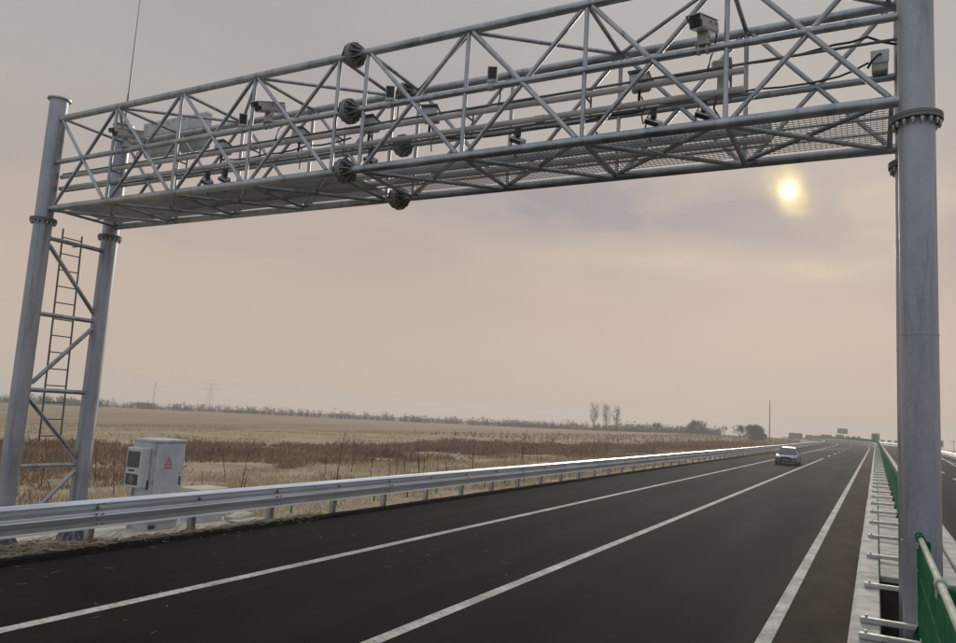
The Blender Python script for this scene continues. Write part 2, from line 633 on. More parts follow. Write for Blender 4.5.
def interp(x, pts):
    if x <= pts[0][0]: return pts[0][1]
    for (a, b), (c, d) in zip(pts, pts[1:]):
        if x <= c: return b+(d-b)*(x-a)/(c-a)
    return pts[-1][1]


LEFT_P = [(0, -.06), (1.6, -.10), (4, -.35), (9, -.6), (16, -.75), (28, -.7), (48, -.8), (90, -2.0), (145, -3.0), (290, -4.3), (340, -5.0), (1500, -28)]
RIGHT_P = [(0, -.06), (2, -.1), (10, -1.0), (40, -1.6), (100, -2.4), (300, -5), (1500, -28)]


def terrain_z(x, y):
    xx = x - curve(min(y, 420))
    if xx < -12.0:
        z = interp(-12.0-xx, LEFT_P)
    elif xx > 11.4:
        z = interp(xx-11.4, RIGHT_P)
    else:
        z = -.16
    if y > 325:
        z = min(z, road_z(y)-.16 if y < 440 else -1.3-.021*(y-430))
    if y > 430:
        z = min(z, -1.3 - .021*(y-430))
    return z


def axis_samples(a, b, near, far):
    out, p = [a], a
    return out


xs = sorted(set([-1400, -1100, -850, -650, -520, -430, -370, -330, -300, -270, -240, -210, -180, -155, -130, -110, -95, -80, -70, -60, -52, -45, -40, -36, -32, -28, -25, -22, -19, -16, -14.5, -13.2, -12.6, -12.05, -11.7, -8, -4, 0, 4, 8, 10.9, 11.5, 12.2, 14, 18, 24, 34, 50, 75, 110, 160, 240, 340, 500, 750, 1100, 1400]))
ys = [-60, -40, -25, -15, -8] + list(range(-4, 80, 3)) + list(range(80, 200, 8)) + list(range(200, 440, 10)) + [440, 470, 520, 600, 720, 900, 1150, 1400]
gv, gf = [], []
for j, y in enumerate(ys):
    for i, x in enumerate(xs):
        shift = curve(min(y, 420)) if abs(x) < 60 else 0
        X = x+shift
        z = terrain_z(X, y)
        if x < -13.5 and x > -120: z += rnd.uniform(-.07, .07)
        gv.append((X, y, z))
n = len(xs)
for j in range(len(ys)-1):
    for i in range(n-1):
        gf.append((j*n+i, j*n+i+1, (j+1)*n+i+1, (j+1)*n+i))
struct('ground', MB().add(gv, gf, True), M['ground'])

YS = [-12, -4, 0, 4, 8, 12, 16, 20, 30, 40, 60, 80, 100, 130, 160, 200] + list(range(210, 440, 10))


def strip(x0, x1, z, ylist=YS, zf=road_z):
    mb = MB()
    vs = []
    for y in ylist:
        c = curve(y)
        vs += [(x0+c, y, zf(y)+z), (x1+c, y, zf(y)+z)]
    return mb.add(vs, [(2*i, 2*i+1, 2*i+3, 2*i+2) for i in range(len(ylist)-1)])


struct('carriageway', strip(-11.85, -.28, 0), M['asphalt'])
struct('carriageway', strip(.98, 11.3, 0), M['asphalt'])
LW = .19


def dense(y0, y1, step=10):
    k = max(1, int((y1-y0)/step))
    return [y0+(y1-y0)*i/k for i in range(k+1)]


struct('edge_line', strip(-1.33-LW/2, -1.33+LW/2, .004), M['paint'])
struct('edge_line', strip(-8.80-LW/2, -8.80+LW/2, .004, [-12, 0, 10, 30, 60, 100, 150, 200]+list(range(210, 440, 10))), M['paint'])
struct('lane_line', strip(-5.30-LW/2, -5.30+LW/2, .004, dense(-12, 94)), M['paint'])
for k in range(14):
    y = 103+15*k
    struct('lane_dash', strip(-5.30-LW/2, -5.30+LW/2, .004, dense(y, y+6, 3)), M['paint'])
struct('edge_line', strip(1.86-LW/2, 1.86+LW/2, .004), M['paint'])
struct('edge_line', strip(9.0-LW/2, 9.0+LW/2, .004), M['paint'])
for k in range(26):
    y = 5+15*k-3
    struct('lane_dash', strip(5.2-LW/2, 5.2+LW/2, .004, dense(y, y+6, 3)), M['paint'])
# exit ramp lines splaying to the right, ramp line merging far left
mb = MB()
mb.add([(7.85, 99, .008), (8.05, 99, .008), (10.3, 167, .008), (10.1, 167, .008)], [(0, 1, 2, 3)])
struct('taper_line', mb, M['paint'])
mb = MB()
mb.add([(-8.9, 130, .008), (-8.7, 130, .008), (-5.9, 178, .008), (-6.1, 178, .008)], [(0, 1, 2, 3)])
struct('taper_line', mb, M['paint'])

# asphalt kerb along the hard shoulder
mb = MB()
prof = [(-11.80, -.02), (-11.815, .080), (-11.87, .105), (-11.98, .095), (-12.04, -.2)]
yy = sorted(set(dense(-12, 60, .7)+YS))
rings = []
for y in yy:
    c = curve(y)
    j = [rnd.uniform(-.012, .012) if y < 62 else 0 for _ in prof]
    rings.append([(x+c+jj, y, z+road_z(y)+jj*.8) for (x, z), jj in zip(prof, j)])
mb.loft(rings, False, closed=False)
struct('asphalt_kerb', mb, M['kerbtar'])
# concrete pad at the gantry foot
mb = MB()
mb.bbox((-15.1, 5.4, -.5), (-12.35, 13.0, .03), .02)
struct('concrete_pad', mb, M['concrete_pad'])

# ------------------------------------------------------------------ median walls
ZW = 1.2


def wall_segment(x_lo_road, x_top_road, x_top_in, length, name):
    sgn = 1 if x_lo_road > x_top_in else -1
    pr = [(x_lo_road, -.03), (x_lo_road, .08), (x_lo_road-sgn*.06, .30), (x_top_road+sgn*.015, ZW-.03), (x_top_road-sgn*.02, ZW), (x_top_in+sgn*.01, ZW), (x_top_in, ZW-.02), (x_top_in, -.03)]
    mb = MB()
    rings = [[(x, 0.0, z) for x, z in pr], [(x, length, z) for x, z in pr]]
    if sgn < 0:
        rings = [r[::-1] for r in rings]
    mb.loft(rings)
    return mb.mesh(name, M['whitekerb'])


SEG = 3.9
lw = thing('concrete_wall', 'whitewashed concrete median wall on the left of the green barrier', 'wall', (-.1, 7, 0))
rw = thing('concrete_wall', 'whitewashed concrete median wall on the right of the green barrier', 'wall', (1.0, 7, 0))
ml = wall_segment(-.30, -.19, .03, SEG-.025, 'wall_segment')
mr = wall_segment(1.24, 1.10, .87, SEG-.025, 'wall_segment')
y = 10.15-4*SEG
while y < 205:
    j = rnd.uniform(-.006, .006)
    link('wall_segment', ml, lw, (j, y, 0))
    link('wall_segment', mr, rw, (-j, y, 0))
    y += SEG


def wall_far(root, x0, x1, y0):
    mb = MB()
    L = [yy for yy in dense(y0, 430, 8)]
    mb.loft([[(x0+curve(q), q, road_z(q)-.03), (x0+curve(q), q, road_z(q)+ZW), (x1+curve(q), q, road_z(q)+ZW), (x1+curve(q), q, road_z(q)-.03)] for q in L])
    tag(obj('wall_run', mb, M['whitekerb'], root), kind='stuff')


wall_far(lw, -.22, .03, y)
wall_far(rw, .87, 1.12, y)
# cover slabs between the walls and the open pit round the post
ms = MB().bbox((.035, 0, 1.10), (.865, 1.95-.02, 1.17), .01).mesh('cover_slab', M['whitekerb'])
y = 10.2
while y < 120:
    link('cover_slab', ms, lw, (0, y, rnd.uniform(-.004, .004)))
    y += 1.95
mb = MB()
for q0, q1 in ((120, 200), (200, 430)):
    mb.loft([[(.035+curve(q), q, road_z(q)+1.1), (.035+curve(q), q, road_z(q)+1.17), (.865+curve(q), q, road_z(q)+1.17), (.865+curve(q), q, road_z(q)+1.1)] for q in dense(q0, q1-.01, 10)])
tag(obj('cover_run', mb, M['whitekerb'], lw), kind='stuff')
mb = MB()
mb.add([(.03, -6, .35), (.87, -6, .35), (.87, 10.3, .35), (.03, 10.3, .35)], [(0, 1, 2, 3)])
mb.box((.03, 10.2, .2), (.87, 10.24, 1.1))
struct('median_soil', mb, M['darksoil'])

# ------------------------------------------------------------------ green steel median barrier
PZ0, PZ1 = 1.23, 1.98


def barrier_panel(length):
    """green plate with a folded lip top and bottom and shallow pressed folds"""
    pr = [(.012, PZ0), (-.018, PZ0), (-.018, PZ0+.22), (-.010, PZ0+.232), (-.010, PZ0+.245), (-.018, PZ0+.257), (-.018, PZ0+.45), (-.010, PZ0+.462), (-.010, PZ0+.475), (-.018, PZ0+.487), (-.018, PZ1-.045), (.012, PZ1-.045)]
    mb = MB()
    th = .005
    ring = pr + [(x+th, z+(th if i == 0 else -th if i == len(pr)-1 else 0)) for i, (x, z) in list(enumerate(pr))[::-1]]
    mb.loft([[(x, 0, z) for x, z in ring], [(x, length, z) for x, z in ring]])
    return mb.mesh('panel', M['green'])


def slit(length):
    mb = MB()
    for z in (PZ0+.238, PZ0+.468):
        mb.box((-.0125, .18, z-.004), (-.0105, length-.18, z+.004))
    return mb.mesh('pressed_fold', M['railcap'])


def barrier_post():
    mb = MB()
    mb.bbox((.012, -.045, PZ0-.06), (.075, .045, PZ1-.03), .008)
    mb.box((-.06, -.06, PZ0-.06), (.10, .06, PZ0-.045))
    for yy in (-.05, .05):
        mb.add([(-.05, yy, PZ0-.04), (.02, yy, PZ0-.04), (.02, yy, PZ0+.14)], [(0, 1, 2), (2, 1, 0)])
    return mb.mesh('post', M['green'])


def barrier_arm(x0, x1):
    mb = MB()
    mb.bbox((x0, -.028, ZW+.006), (x1, .028, ZW+.052), .008)
    mb.tube((x0+.05, 0, ZW+.05), (x0+.05, 0, ZW+.075), .014, 6)
    mb.tube((x1-.06, 0, ZW+.05), (x1-.06, 0, ZW+.075), .014, 6)
    return mb.mesh('arm', M['arm'])


def barrier_clamp():
    mb = MB()
    mb.tube((0, -.04, PZ1), (0, -.012, PZ1), .034, 14)
    mb.tube((0, .012, PZ1), (0, .04, PZ1), .034, 14)
    mb.bbox((-.025, -.035, PZ1-.08), (.03, .035, PZ1-.02), .006)
    return mb.mesh('clamp', M['railcap'])


def top_rail(length):
    mb = MB()
    mb.tube((0, 0, PZ1), (0, length, PZ1), .048, 14)
    return mb.mesh('top_rail', M['railcap'])


mslit = slit(2.2)
mp_, mpost, mclamp = barrier_panel(2.2), barrier_post(), barrier_clamp()
near = thing('steel_barrier', 'short green steel barrier panel in front of the right gantry post', 'barrier', (.30, 5, ZW))
far = thing('steel_barrier', 'long green steel barrier running down the median behind the right gantry post', 'barrier', (.40, 12, ZW))
marm = barrier_arm(-.13, .36)
marm2 = barrier_arm(-.12, .43)
NX = .315
for y0 in (5.19, 2.98, .77):
    pn_ = link('panel', mp_, near, (NX, y0, 0))
    link('pressed_fold', mslit, pn_, (NX, y0, 0))
for y in (7.30, 5.17, 2.96, .75):
    link('post', mpost, near, (NX, y, 0))
    link('clamp', mclamp, near, (NX, y-.12, .0))
for y in (7.42, 6.84, 5.2, 2.96):
    link('arm', marm, near, (0, y, 0))
obj('top_rail', MB().tube((NX, -.5, PZ1), (NX, 7.2, PZ1), .021, 14), M['railcap'], near)
obj('end_cap', MB().tube((NX, 7.1, PZ1), (NX, 7.37, PZ1), .034, 14).tube((NX, 7.37, PZ1), (NX, 7.40, PZ1), .034, 14, .015), M['green'], near)
FX = .41
y = 8.95
while y < 190:
    if y + 2.2 < 190: link('panel', mp_, far, (FX, y+.02, 0))
    link('post', mpost, far, (FX, y, 0))
    link('arm', marm2, far, (0, y+.19, 0))
    y += 2.22
    if y < 60: link('clamp', mclamp, far, (FX, y, 0))
mr_ = MB()
mr_.tube((FX, 8.9, PZ1), (FX, 200, PZ1), .033, 10)
obj('top_rail', mr_, M['green'], far)
mb = MB()
mb.loft([[(FX-.02+curve(q), q, road_z(q)+PZ0), (FX-.02+curve(q), q, road_z(q)+PZ1+.03), (FX+.03+curve(q), q, road_z(q)+PZ1+.03), (FX+.03+curve(q), q, road_z(q)+PZ0)] for q in dense(191, 425, 6)])
tag(obj('panel_run', mb, M['green'], far), kind='stuff')

# ------------------------------------------------------------------ left guardrail (three-wave beam)
GX, GZ0, GZ1 = -12.2, .355, .862


def beam_profile():
    pts = []
    h = GZ1-GZ0
    k = [(0, .03), (.03, .0), (.10, .0), (.155, .08), (.215, .08), (.27, .0), (.335, .0), (.39, .0), (.445, .08)]
    key = [(1-f, x) for f, x in ((0, .0), (.03, .012), (.095, .078), (.12, .085), (.155, .085), (.185, .074), (.285, .016), (.32, .004), (.45, .0),
           (.475, .008), (.525, .076), (.55, .085), (.585, .085), (.615, .074), (.725, .014), (.76, .004), (.93, .002), (.96, .008), (1.0, .03))][::-1]
    key = [(z*.506, x) for z, x in key]
    wave = key
    return [(x, GZ0+zz*h/.506) for zz, x in wave]


def beam_mb(y0, y1, step=None, x=GX):
    pr = beam_profile()
    th = .004
    mb = MB()
    L = [y0, y1] if step is None else dense(y0, y1, step)
    mb.loft([[(x+curve(q)+px, q, road_z(q)+pz) for px, pz in pr] + [(x+curve(q)+px-th, q, road_z(q)+pz) for px, pz in pr[::-1]] for q in L])
    return mb


rail = thing('guardrail', 'galvanised three-wave guardrail along the left hard shoulder', 'guardrail', (GX, 7, 0))
BL = 4.52
mbeam = beam_mb(0, BL+.25, x=0).mesh('beam', M['galv_rail'])
mbolts = MB()
for z in (GZ0+.085, GZ0+.255, GZ0+.43):
    for dy in (.07, .19):
        mbolts.tube((.080 if abs(z-GZ0-.255) < .05 else .088, dy, z), (.104, dy, z), .017, 8)
mbolts.tube((.0, .13, GZ0+.17), (.04, .13, GZ0+.17), .026, 8)
mbolts.tube((.0, .13, GZ0+.345), (.04, .13, GZ0+.345), .026, 8)
mbolts = mbolts.mesh('splice_bolts', M['galv_dark'])
mpostg = MB()
mpostg.bbox((-.21, -.065, -.6), (-.08, .065, .80), .012)
mpostg = mpostg.mesh('post', M['galv'])
mspacer = MB().bbox((-.08, -.075, .40), (.0, .075, .80), .01).mesh('spacer', M['galv'])
mstud = MB().tube((.0, 0, GZ0+.345), (.05, 0, GZ0+.345), .024, 8).mesh('post_bolt', M['galv_dark'])
y = 8.79-2.26*6
k = 0
while y < 190:
    link('post', mpostg, rail, (GX, y, 0))
    if y < 70:
        link('spacer', mspacer, rail, (GX, y, 0))
        if k % 2: link('post_bolt', mstud, rail, (GX, y, 0))
    if k % 2 == 0:
        b = link('beam', mbeam, rail, (GX+.002*((k//2) % 2), y-.13, 0))
        if y < 110:
            tag(link('splice_bolt_set', mbolts, b, (GX+.004, y-.13, 0)), kind='stuff')
    y += 2.26
    k += 1
tag(obj('beam_run', beam_mb(y-.3, 425, 6), M['galv_rail'], rail), kind='stuff')
mb = MB()
for q in dense(y, 420, 2.6):
    mb.box((GX-.2+curve(q), q-.06, road_z(q)-.4), (GX-.05+curve(q), q+.06, road_z(q)+.8))
tag(obj('post_run', mb, M['galv'], rail), kind='stuff')
# right carriageway guardrail
rr_ = thing('guardrail', 'distant pale guardrail on the far right verge of the other carriageway', 'guardrail', (11.6, 60, 0))
mb = MB()
pr = [(-x, z) for x, z in beam_profile()]
mb.loft([[(11.6+curve(q)+px, q, road_z(q)+pz) for px, pz in pr] + [(11.604+curve(q)+px, q, road_z(q)+pz) for px, pz in pr[::-1]] for q in dense(-4, 200, 8)+dense(206, 425, 6)])
obj('beam', mb, M['galv_rail'], rr_)
mpr = MB().bbox((.02, -.065, -.6), (.16, .065, .80), .012).mesh('post', M['galv'])
for q in dense(30, 200, 4):
    link('post', mpr, rr_, (11.6, q, 0))

# ------------------------------------------------------------------ the gantry
YF, YB = 7.63, 8.94
XL, XR = -12.99, .346
ZB, ZM, ZT, ZF, ZC = 5.91, 6.755, 7.565, 5.705, 7.93
gan = thing('gantry', 'galvanised steel lattice gantry spanning the left carriageway on four tubular posts', 'gantry', (-6.3, 8.3, 0))
PR = .15
NODES = [-11.31, -9.72, -8.14, -6.55, -6.07, -4.50, -2.93, -1.36]
XJ = -6.31


def member(name, a, b, r, mat='galv', n=12):
    return obj(name, MB().tube(a, b, r, n), M[mat], gan)


bolt_mesh = MB()
bolt_mesh.tube((0, 0, -.055), (0, 0, .012), .012, 8)
bolt_mesh.tube((0, 0, -.036), (0, 0, -.012), .021, 6)
bolt_mesh.tube((0, 0, .0), (0, 0, .014), .02, 6)
bolt_mesh = bolt_mesh.mesh('bolt', M['bolt'])


def post(x, y, zb, single_bolts):
    mb = MB()
    mb.tube((x, y, zb), (x, y, ZF), PR, 28)
    # weld seams
    for z in (1.9, 3.7):
        mb.tube((x, y, z-.008), (x, y, z+.008), PR+.004, 28)
    mb.box((x+PR*.62-.004, y-PR*.80, 1.0), (x+PR*.62+.004, y-PR*.76, ZF-.04))
    obj('post', mb, M['galv_pole'], gan)
    obj('post', MB().tube((x, y, ZF), (x, y, ZC), PR, 28).tube((x, y, 7.18), (x, y, 7.2), PR+.004, 28), M['galv_pole'], gan)
    obj('cap_plate', MB().tube((x, y, ZC), (x, y, ZC+.025), .195, 28), M['galv'], gan)
    fl = MB()
    fl.tube((x, y, ZF+.002), (x, y, ZF+.03), .215, 32)
    fl.tube((x, y, ZF-.03), (x, y, ZF-.002), .215, 32)
    f = obj('flange', fl, M['galv_dark'], gan)
    nb = 16
    if single_bolts:
        for i in range(nb):
            t = 2*math.pi*(i+.5)/nb
            link('bolt', bolt_mesh, f, (x+.186*math.cos(t), y+.186*math.sin(t), ZF-.03))
    else:
        mb = MB()
        for i in range(nb):
            t = 2*math.pi*(i+.5)/nb
            px, py = x+.186*math.cos(t), y+.186*math.sin(t)
            mb.tube((px, py, ZF-.075), (px, py, ZF+.045), .012, 6)
            mb.tube((px, py, ZF-.062), (px, py, ZF-.03), .022, 6)
        tag(obj('bolt_ring', mb, M['bolt'], f), kind='stuff')


post(XL, YF, .03, False)
post(XL, YB, .03, False)
post(XR, YF, .30, True)
post(XR, YB, .30, True)
for (x, y) in ((XL, YF), (XL, YB)):
    mb = MB().bbox((x-.30, y-.30, .03), (x+.30, y+.30, .06), .005)
    bp = obj('base_plate', mb, M['galv_pole'], gan)
    mb = MB()
    for i in range(8):
        t = math.pi/4*i+.2
        d = V((math.cos(t), math.sin(t), 0))
        e = V((-d.y, d.x, 0))*.007
        c = V((x, y, 0))
        q = [c+d*.14+V((0, 0, .06)), c+d*.28+V((0, 0, .06)), c+d*.28+V((0, 0, .10)), c+d*.155+V((0, 0, .32)), c+d*.14+V((0, 0, .32))]
        mb.loft([[p+e for p in q], [p-e for p in q]])
    obj('gusset_set', mb, M['galv_pole'], bp)
    mb = MB()
    for i in range(8):
        t = math.pi/4*i+.2+math.pi/8
        mb.tube((x+.24*math.cos(t), y+.24*math.sin(t), .05), (x+.24*math.cos(t), y+.24*math.sin(t), .14), .016, 8)
        mb.tube((x+.24*math.cos(t), y+.24*math.sin(t), .06), (x+.24*math.cos(t), y+.24*math.sin(t), .09), .03, 6)
    tag(obj('anchor_bolt_ring', mb, M['bolt'], bp), kind='stuff')


# chords, split at the bolted joint
def joint(x, y, z, r):
    mb = MB()
    for s in (-1, 1):
        mb.tube((x+s*.003, y, z), (x+s*.036, y, z), .172, 24)
    for i in range(10):
        t = 2*math.pi*i/10
        d = V((0, math.cos(t), math.sin(t)))
        e = d.cross(V((1, 0, 0)))*.007
        for s in (-1, 1):
            q = [V((x+s*.03, y, z))+d*r*.9, V((x+s*.03, y, z))+d*.163, V((x+s*.075, y, z))+d*.160, V((x+s*.17, y, z))+d*r*1.2]
            mb.loft([[p+e for p in q], [p-e for p in q]])
    f = obj('joint_flange', mb, M['joint'], gan)
    mb = MB()
    for i in range(10):
        t = 2*math.pi*(i+.5)/10
        mb.tube((x-.06, y+.135*math.cos(t), z+.135*math.sin(t)), (x+.06, y+.135*math.cos(t), z+.135*math.sin(t)), .016, 6)
    tag(obj('bolt_ring', mb, M['bolt'], f), kind='stuff')


chords = [(YF, ZT, .056), (YF, ZM, .042), (YF, ZB, .056), (YB, ZT, .056), (YB, ZM-.02, .042), (YB, ZB, .056)]
for (y, z, r) in chords:
    cam_up = .0
    member('chord', (XL+PR*.9, y, z), (XJ-.003, y, z), r, n=16)
    member('chord', (XJ+.003, y, z), (XR-PR*.9, y, z), r, n=16)
    joint(XJ, y, z, r)
# weld sleeves on the front middle chord
for x in NODES:
    if x not in (-6.55, -6.07):
        for y, z in ((YF, ZM), (YB, ZM-.02)):
            member('weld_sleeve', (x-.79-.05, y, z), (x-.79+.05, y, z), .0455, n=16)
EL, ER = XL+PR, XR-PR
bays = [(EL, NODES[0]), (NODES[0], NODES[1]), (NODES[1], NODES[2]), (NODES[2], NODES[3]), (NODES[4], NODES[5]), (NODES[5], NODES[6]), (NODES[6], NODES[7]), (NODES[7], ER)]
for y, s in ((YF, -1), (YB, 1)):
    for x in NODES:
        member('upright', (x, y, ZB+.04), (x, y, ZT-.04), .027)
    for a, b in bays:
        off = .012
        zt, zb = ZT-.045, ZB+.045
        member('diagonal_brace', (a+.07, y-off, zt), (b-.07, y-off, zb), .0285)
        member('diagonal_brace', (a+.07, y+off, zb), (b-.07, y+off, zt), .0285)
for z in (ZT, ZB):
    for x in [EL+.03]+NODES+[ER-.05]:
        member('cross_strut', (x, YF+.04, z), (x, YB-.04, z), .027)
ya, yb = YF+.04, YB-.04
zig = [(EL, 1), (NODES[0], 0), (NODES[1], 1), (NODES[2], 0), (NODES[3], 1), None, (NODES[4], 1), (NODES[5], 0), (NODES[6], 1), (NODES[7], 0), (ER, 1)]
for a, b in zip(zig, zig[1:]):
    if a and b:
        member('diagonal_brace', (a[0], yb if a[1] else ya, ZT-.005), (b[0], yb if b[1] else ya, ZT-.005), .026)
for a, b in bays:
    member('diagonal_brace', (a+.04, ya, ZB-.028), (b-.04, yb, ZB-.028), .027)
    member('diagonal_brace', (a+.04, yb, ZB+.028), (b-.04, ya, ZB+.028), .027)

# end frame of the left posts
XF = XL
for z in (5.42, 4.06, 2.72, 1.40):
    member('frame_strut', (XF, YF+PR*.9, z), (XF, YB-PR*.9, z), .04)
for p, q in (((7.79, 5.30), (8.82, 4.18)), ((8.82, 3.94), (7.80, 2.84)), ((7.79, 2.56), (8.82, 1.50)), ((8.82, 1.30), (7.79, .25))):
    member('frame_brace', (XF, p[0], p[1]), (XF, q[0], q[1]), .038)

# cat ladder hanging on the outside of the end frame
lad = obj('ladder', MB().tube((-13.30, 8.26, 1.80), (-13.30, 8.20, 5.72), .017, 8), M['galv_dark'], gan)
obj('stile', MB().tube((-13.30, 8.66, 1.80), (-13.30, 8.58, 5.66), .017, 8), M['galv_dark'], lad)
for i in range(13):
    z = 1.90+i*.305
    t = (z-1.8)/3.9
    obj('rung', MB().tube((-13.30, 8.26-.06*t, z), (-13.30, 8.66-.08*t, z), .011, 8), M['galv_dark'], lad)
for z in (2.72, 5.42):
    obj('ladder_bracket', MB().tube((-13.30, 8.42, z), (XF, 8.42, z), .014, 6), M['galv_dark'], lad)

# walkway wire mesh: a closer mesh left of the bolted joint, an open one right of it
for xa, xb, pitch, hh, ww in ((XL+.2, XJ-.12, .038, .013, .0026), (XJ+.12, XR-.2, .055, .008, .0022)):
    mb = MB()
    x = xa
    while x < xb:
        mb.box((x-ww, YF+.05, ZB+.0562), (x+ww, YB-.05, ZB+.056+hh))
        x += pitch
    y = YF+.06
    while y < YB-.05:
        mb.box((xa, y-ww, ZB+.0475), (xb, y+ww, ZB+.0555))
        y += pitch
    tag(obj('mesh_floor', mb, M['wire'], gan), kind='stuff')
member('mesh_bearer', (XL+.15, YF+.45, ZB+.03), (XR-.15, YF+.45, ZB+.03), .012)
member('mesh_bearer', (XL+.15, YF+.88, ZB+.03), (XR-.15, YF+.88, ZB+.03), .012)

# rails carrying conduits
YC = 7.79
member('cable_rail', (XL+.1, YC+.02, 6.595), (XR-.1, YC+.02, 6.615), .016, 'galv_dark', 8)
member('lower_rail', (XL+.1, YC+.03, 6.275), (-1.1, YC+.03, 6.275), .018, 'galv_dark', 8)
for x in NODES:
    member('rail_hanger', (x+.012, YC+.055, 6.24), (x+.012, YC+.055, 6.64), .012, 'galv_dark', 8)
    member('rail_hanger_arm', (x+.012, YF, 6.45), (x+.012, YC+.055, 6.45), .012, 'galv_dark', 8)


def conduit(name, label, a, b, r=.034, breaks=0):
    root = thing(name, label, 'conduit', ((a[0]+b[0])/2, a[1], a[2]))
    nseg = breaks+1
    for i in range(nseg):
        t0, t1 = i/nseg, (i+1)/nseg
        p = V(a).lerp(V(b), t0)
        q = V(a).lerp(V(b), t1)
        obj('pipe', MB().tube(p, q - (q-p).normalized()*.012, r, 14), M['pvc'], root)
        if i:
            obj('coupling', MB().tube(p-(q-p).normalized()*.06, p+(q-p).normalized()*.05, r+.006, 14), M['pvc'], root)
    return root


conduit('conduit_pipe', 'upper pale conduit pipe running lengthwise inside the gantry truss', (XL+.1, YC, 6.535), (-1.19, YC, 6.535), .037, 4)
conduit('conduit_pipe', 'lower pale conduit pipe running lengthwise inside the gantry truss', (XL+.1, YC, 6.325), (-1.19, YC, 6.325), .037, 4)
conduit('conduit_pipe', 'pale conduit lying on the gantry mesh floor, nearer of the two', (-10.5, 8.17, 6.015), (-.96, 8.17, 6.015), .045, 3)
conduit('conduit_pipe', 'pale conduit lying on the gantry mesh floor, further of the two', (-10.5, 8.5, 6.015), (-1.0, 8.5, 6.015), .045, 3)

# lightning rod on the back left post
obj('lightning_rod', MB().tube((XL+.02, YB, ZC+.02), (XL+.02, YB, 8.6), .018, 8).tube((XL+.02, YB, 8.6), (XL+.02, YB, 10.9), .011, 8, .005), M['galv_dark'], gan)


# ------------------------------------------------------------------ equipment on the gantry
def surveillance_camera(x, label, tilt=20, z0=ZM, yaw=0):
    root = thing('surveillance_camera', label, 'camera', (x, YF, z0+.042), 'surveillance cameras on the gantry chord')
    base = V((x, YF, z0))
    mb = MB()
    for dx in (-.045, .045):
        mb.tube(base+V((dx-.012, 0, 0)), base+V((dx+.012, 0, 0)), .052, 14)
    mb.bbox(base+V((-.08, -.06, .040)), base+V((.08, .06, .056)), .004)
    obj('clamp', mb, M['camwhite'], root)
    mb = MB()
    mb.bbox(base+V((-.05, -.045, .056)), base+V((.05, .045, .16)), .01)
    mb.bbox(base+V((-.065, -.03, .13)), base+V((.065, .04, .215)), .01)
    obj('bracket', mb, M['camwhite'], root)
    rot = Matrix.Translation(base+V((0, 0, .275))) @ Matrix.Rotation(R(yaw), 4, 'Z') @ Matrix.Rotation(R(tilt), 4, 'X')
    mb = MB()
    w, h = .072, .066
    sec = [(-w, -h*.7), (-w*.75, -h), (w*.75, -h), (w, -h*.7), (w, h*.8), (w*.85, h), (-w*.85, h), (-w, h*.8)]
    mb.loft([[rot @ V((a, -.24, b)) for a, b in sec][::-1], [rot @ V((a, .26, b)) for a, b in sec][::-1]])
    mb.bbox((-w-.008, -.31, h), (w+.008, .27, h+.012), .004, rot)
    for s in (-1, 1):
        mb.bbox((s*(w+.004)-.004, -.30, h*.1), (s*(w+.004)+.004, -.24, h), .002, rot)
    obj('housing', mb, M['camwhite'], root)
    mb = MB().bbox((-w*.86, -.252, -h*.72), (w*.86, -.240, h*.86), .004, rot)
    f = obj('window', mb, M['darkglass'], root)
    obj('lens', MB().tube(rot @ V((0, -.257, 0)), rot @ V((0, -.252, 0)), .04, 16), M['carblack'], f)
    for q in (.0, .17):
        obj('side_bolt', MB().tube(rot @ V((w, q, .02)), rot @ V((w+.008, q, .02)), .011, 8), M['carblack'], root)
    mb = MB().path([rot @ V((.02, .26, -.02)), rot @ V((.03, .31, -.06)), base+V((.06, .27, .12)), base+V((.05, .17, .0)), base+V((.03, .15, -.12)), base+V((.0, .17, -.22))], .010, 6)
    obj('lead', mb, M['cable'], root)
    return root


surveillance_camera(-1.60, 'large white box camera on the gantry chord nearest the right post', 18, yaw=-9)
surveillance_camera(-7.80, 'white box camera on the gantry chord between the bolted joint and the white panel')
surveillance_camera(-10.95, 'white box camera on the gantry chord nearest the left post', 14)


def flash_unit(x, label, yaw, z=ZM):
    root = thing('flash_unit', label, 'lamp', (x, YF, z+.042), 'small dark-faced flash units on the front chord')
    b = V((x, YF, z))
    m = Matrix.Translation(b) @ Matrix.Rotation(R(yaw), 4, 'Z') @ Matrix.Translation((0, 0, .16)) @ Matrix.Rotation(R(14), 4, 'X') @ Matrix.Translation((0, 0, -.16))
    obj('clamp', MB().tube(b+V((-.04, 0, 0)), b+V((.04, 0, 0)), .050, 14).bbox(b+V((-.05, -.045, .04)), b+V((.05, .045, .08)), .006), M['camwhite'], root)
    obj('housing', MB().bbox((-.06, -.04, .075), (.06, .03, .25), .008, m), M['camwhite'], root)
    g = obj('face', MB().bbox((-.047, -.048, .10), (.047, -.039, .24), .003, m), M['darkglass'], root)
    for i in range(3):
        obj('louvre', MB().box((-.036, -.051, .122+i*.038), (.036, -.0475, .130+i*.038), m), M['dark'], g)
    obj('heat_sink', MB().bbox((-.045, .03, .10), (.045, .07, .22), .006, m), M['carblack'], root)
    obj('lead', MB().path([m @ V((.02, .06, .1)), b+V((.07, .10, .02)), b+V((.06, .12, -.1)), b+V((.03, .14, -.2))], .009, 6), M['cable'], root)


flash_unit(-8.31, 'small flash unit on the front chord just left of a box camera', 40)
flash_unit(-5.65, 'small dark-faced flash unit right of the bolted chord joint', 30)
flash_unit(-4.13, 'small dark-faced flash unit alone on the chord in the middle of the right half', 24)


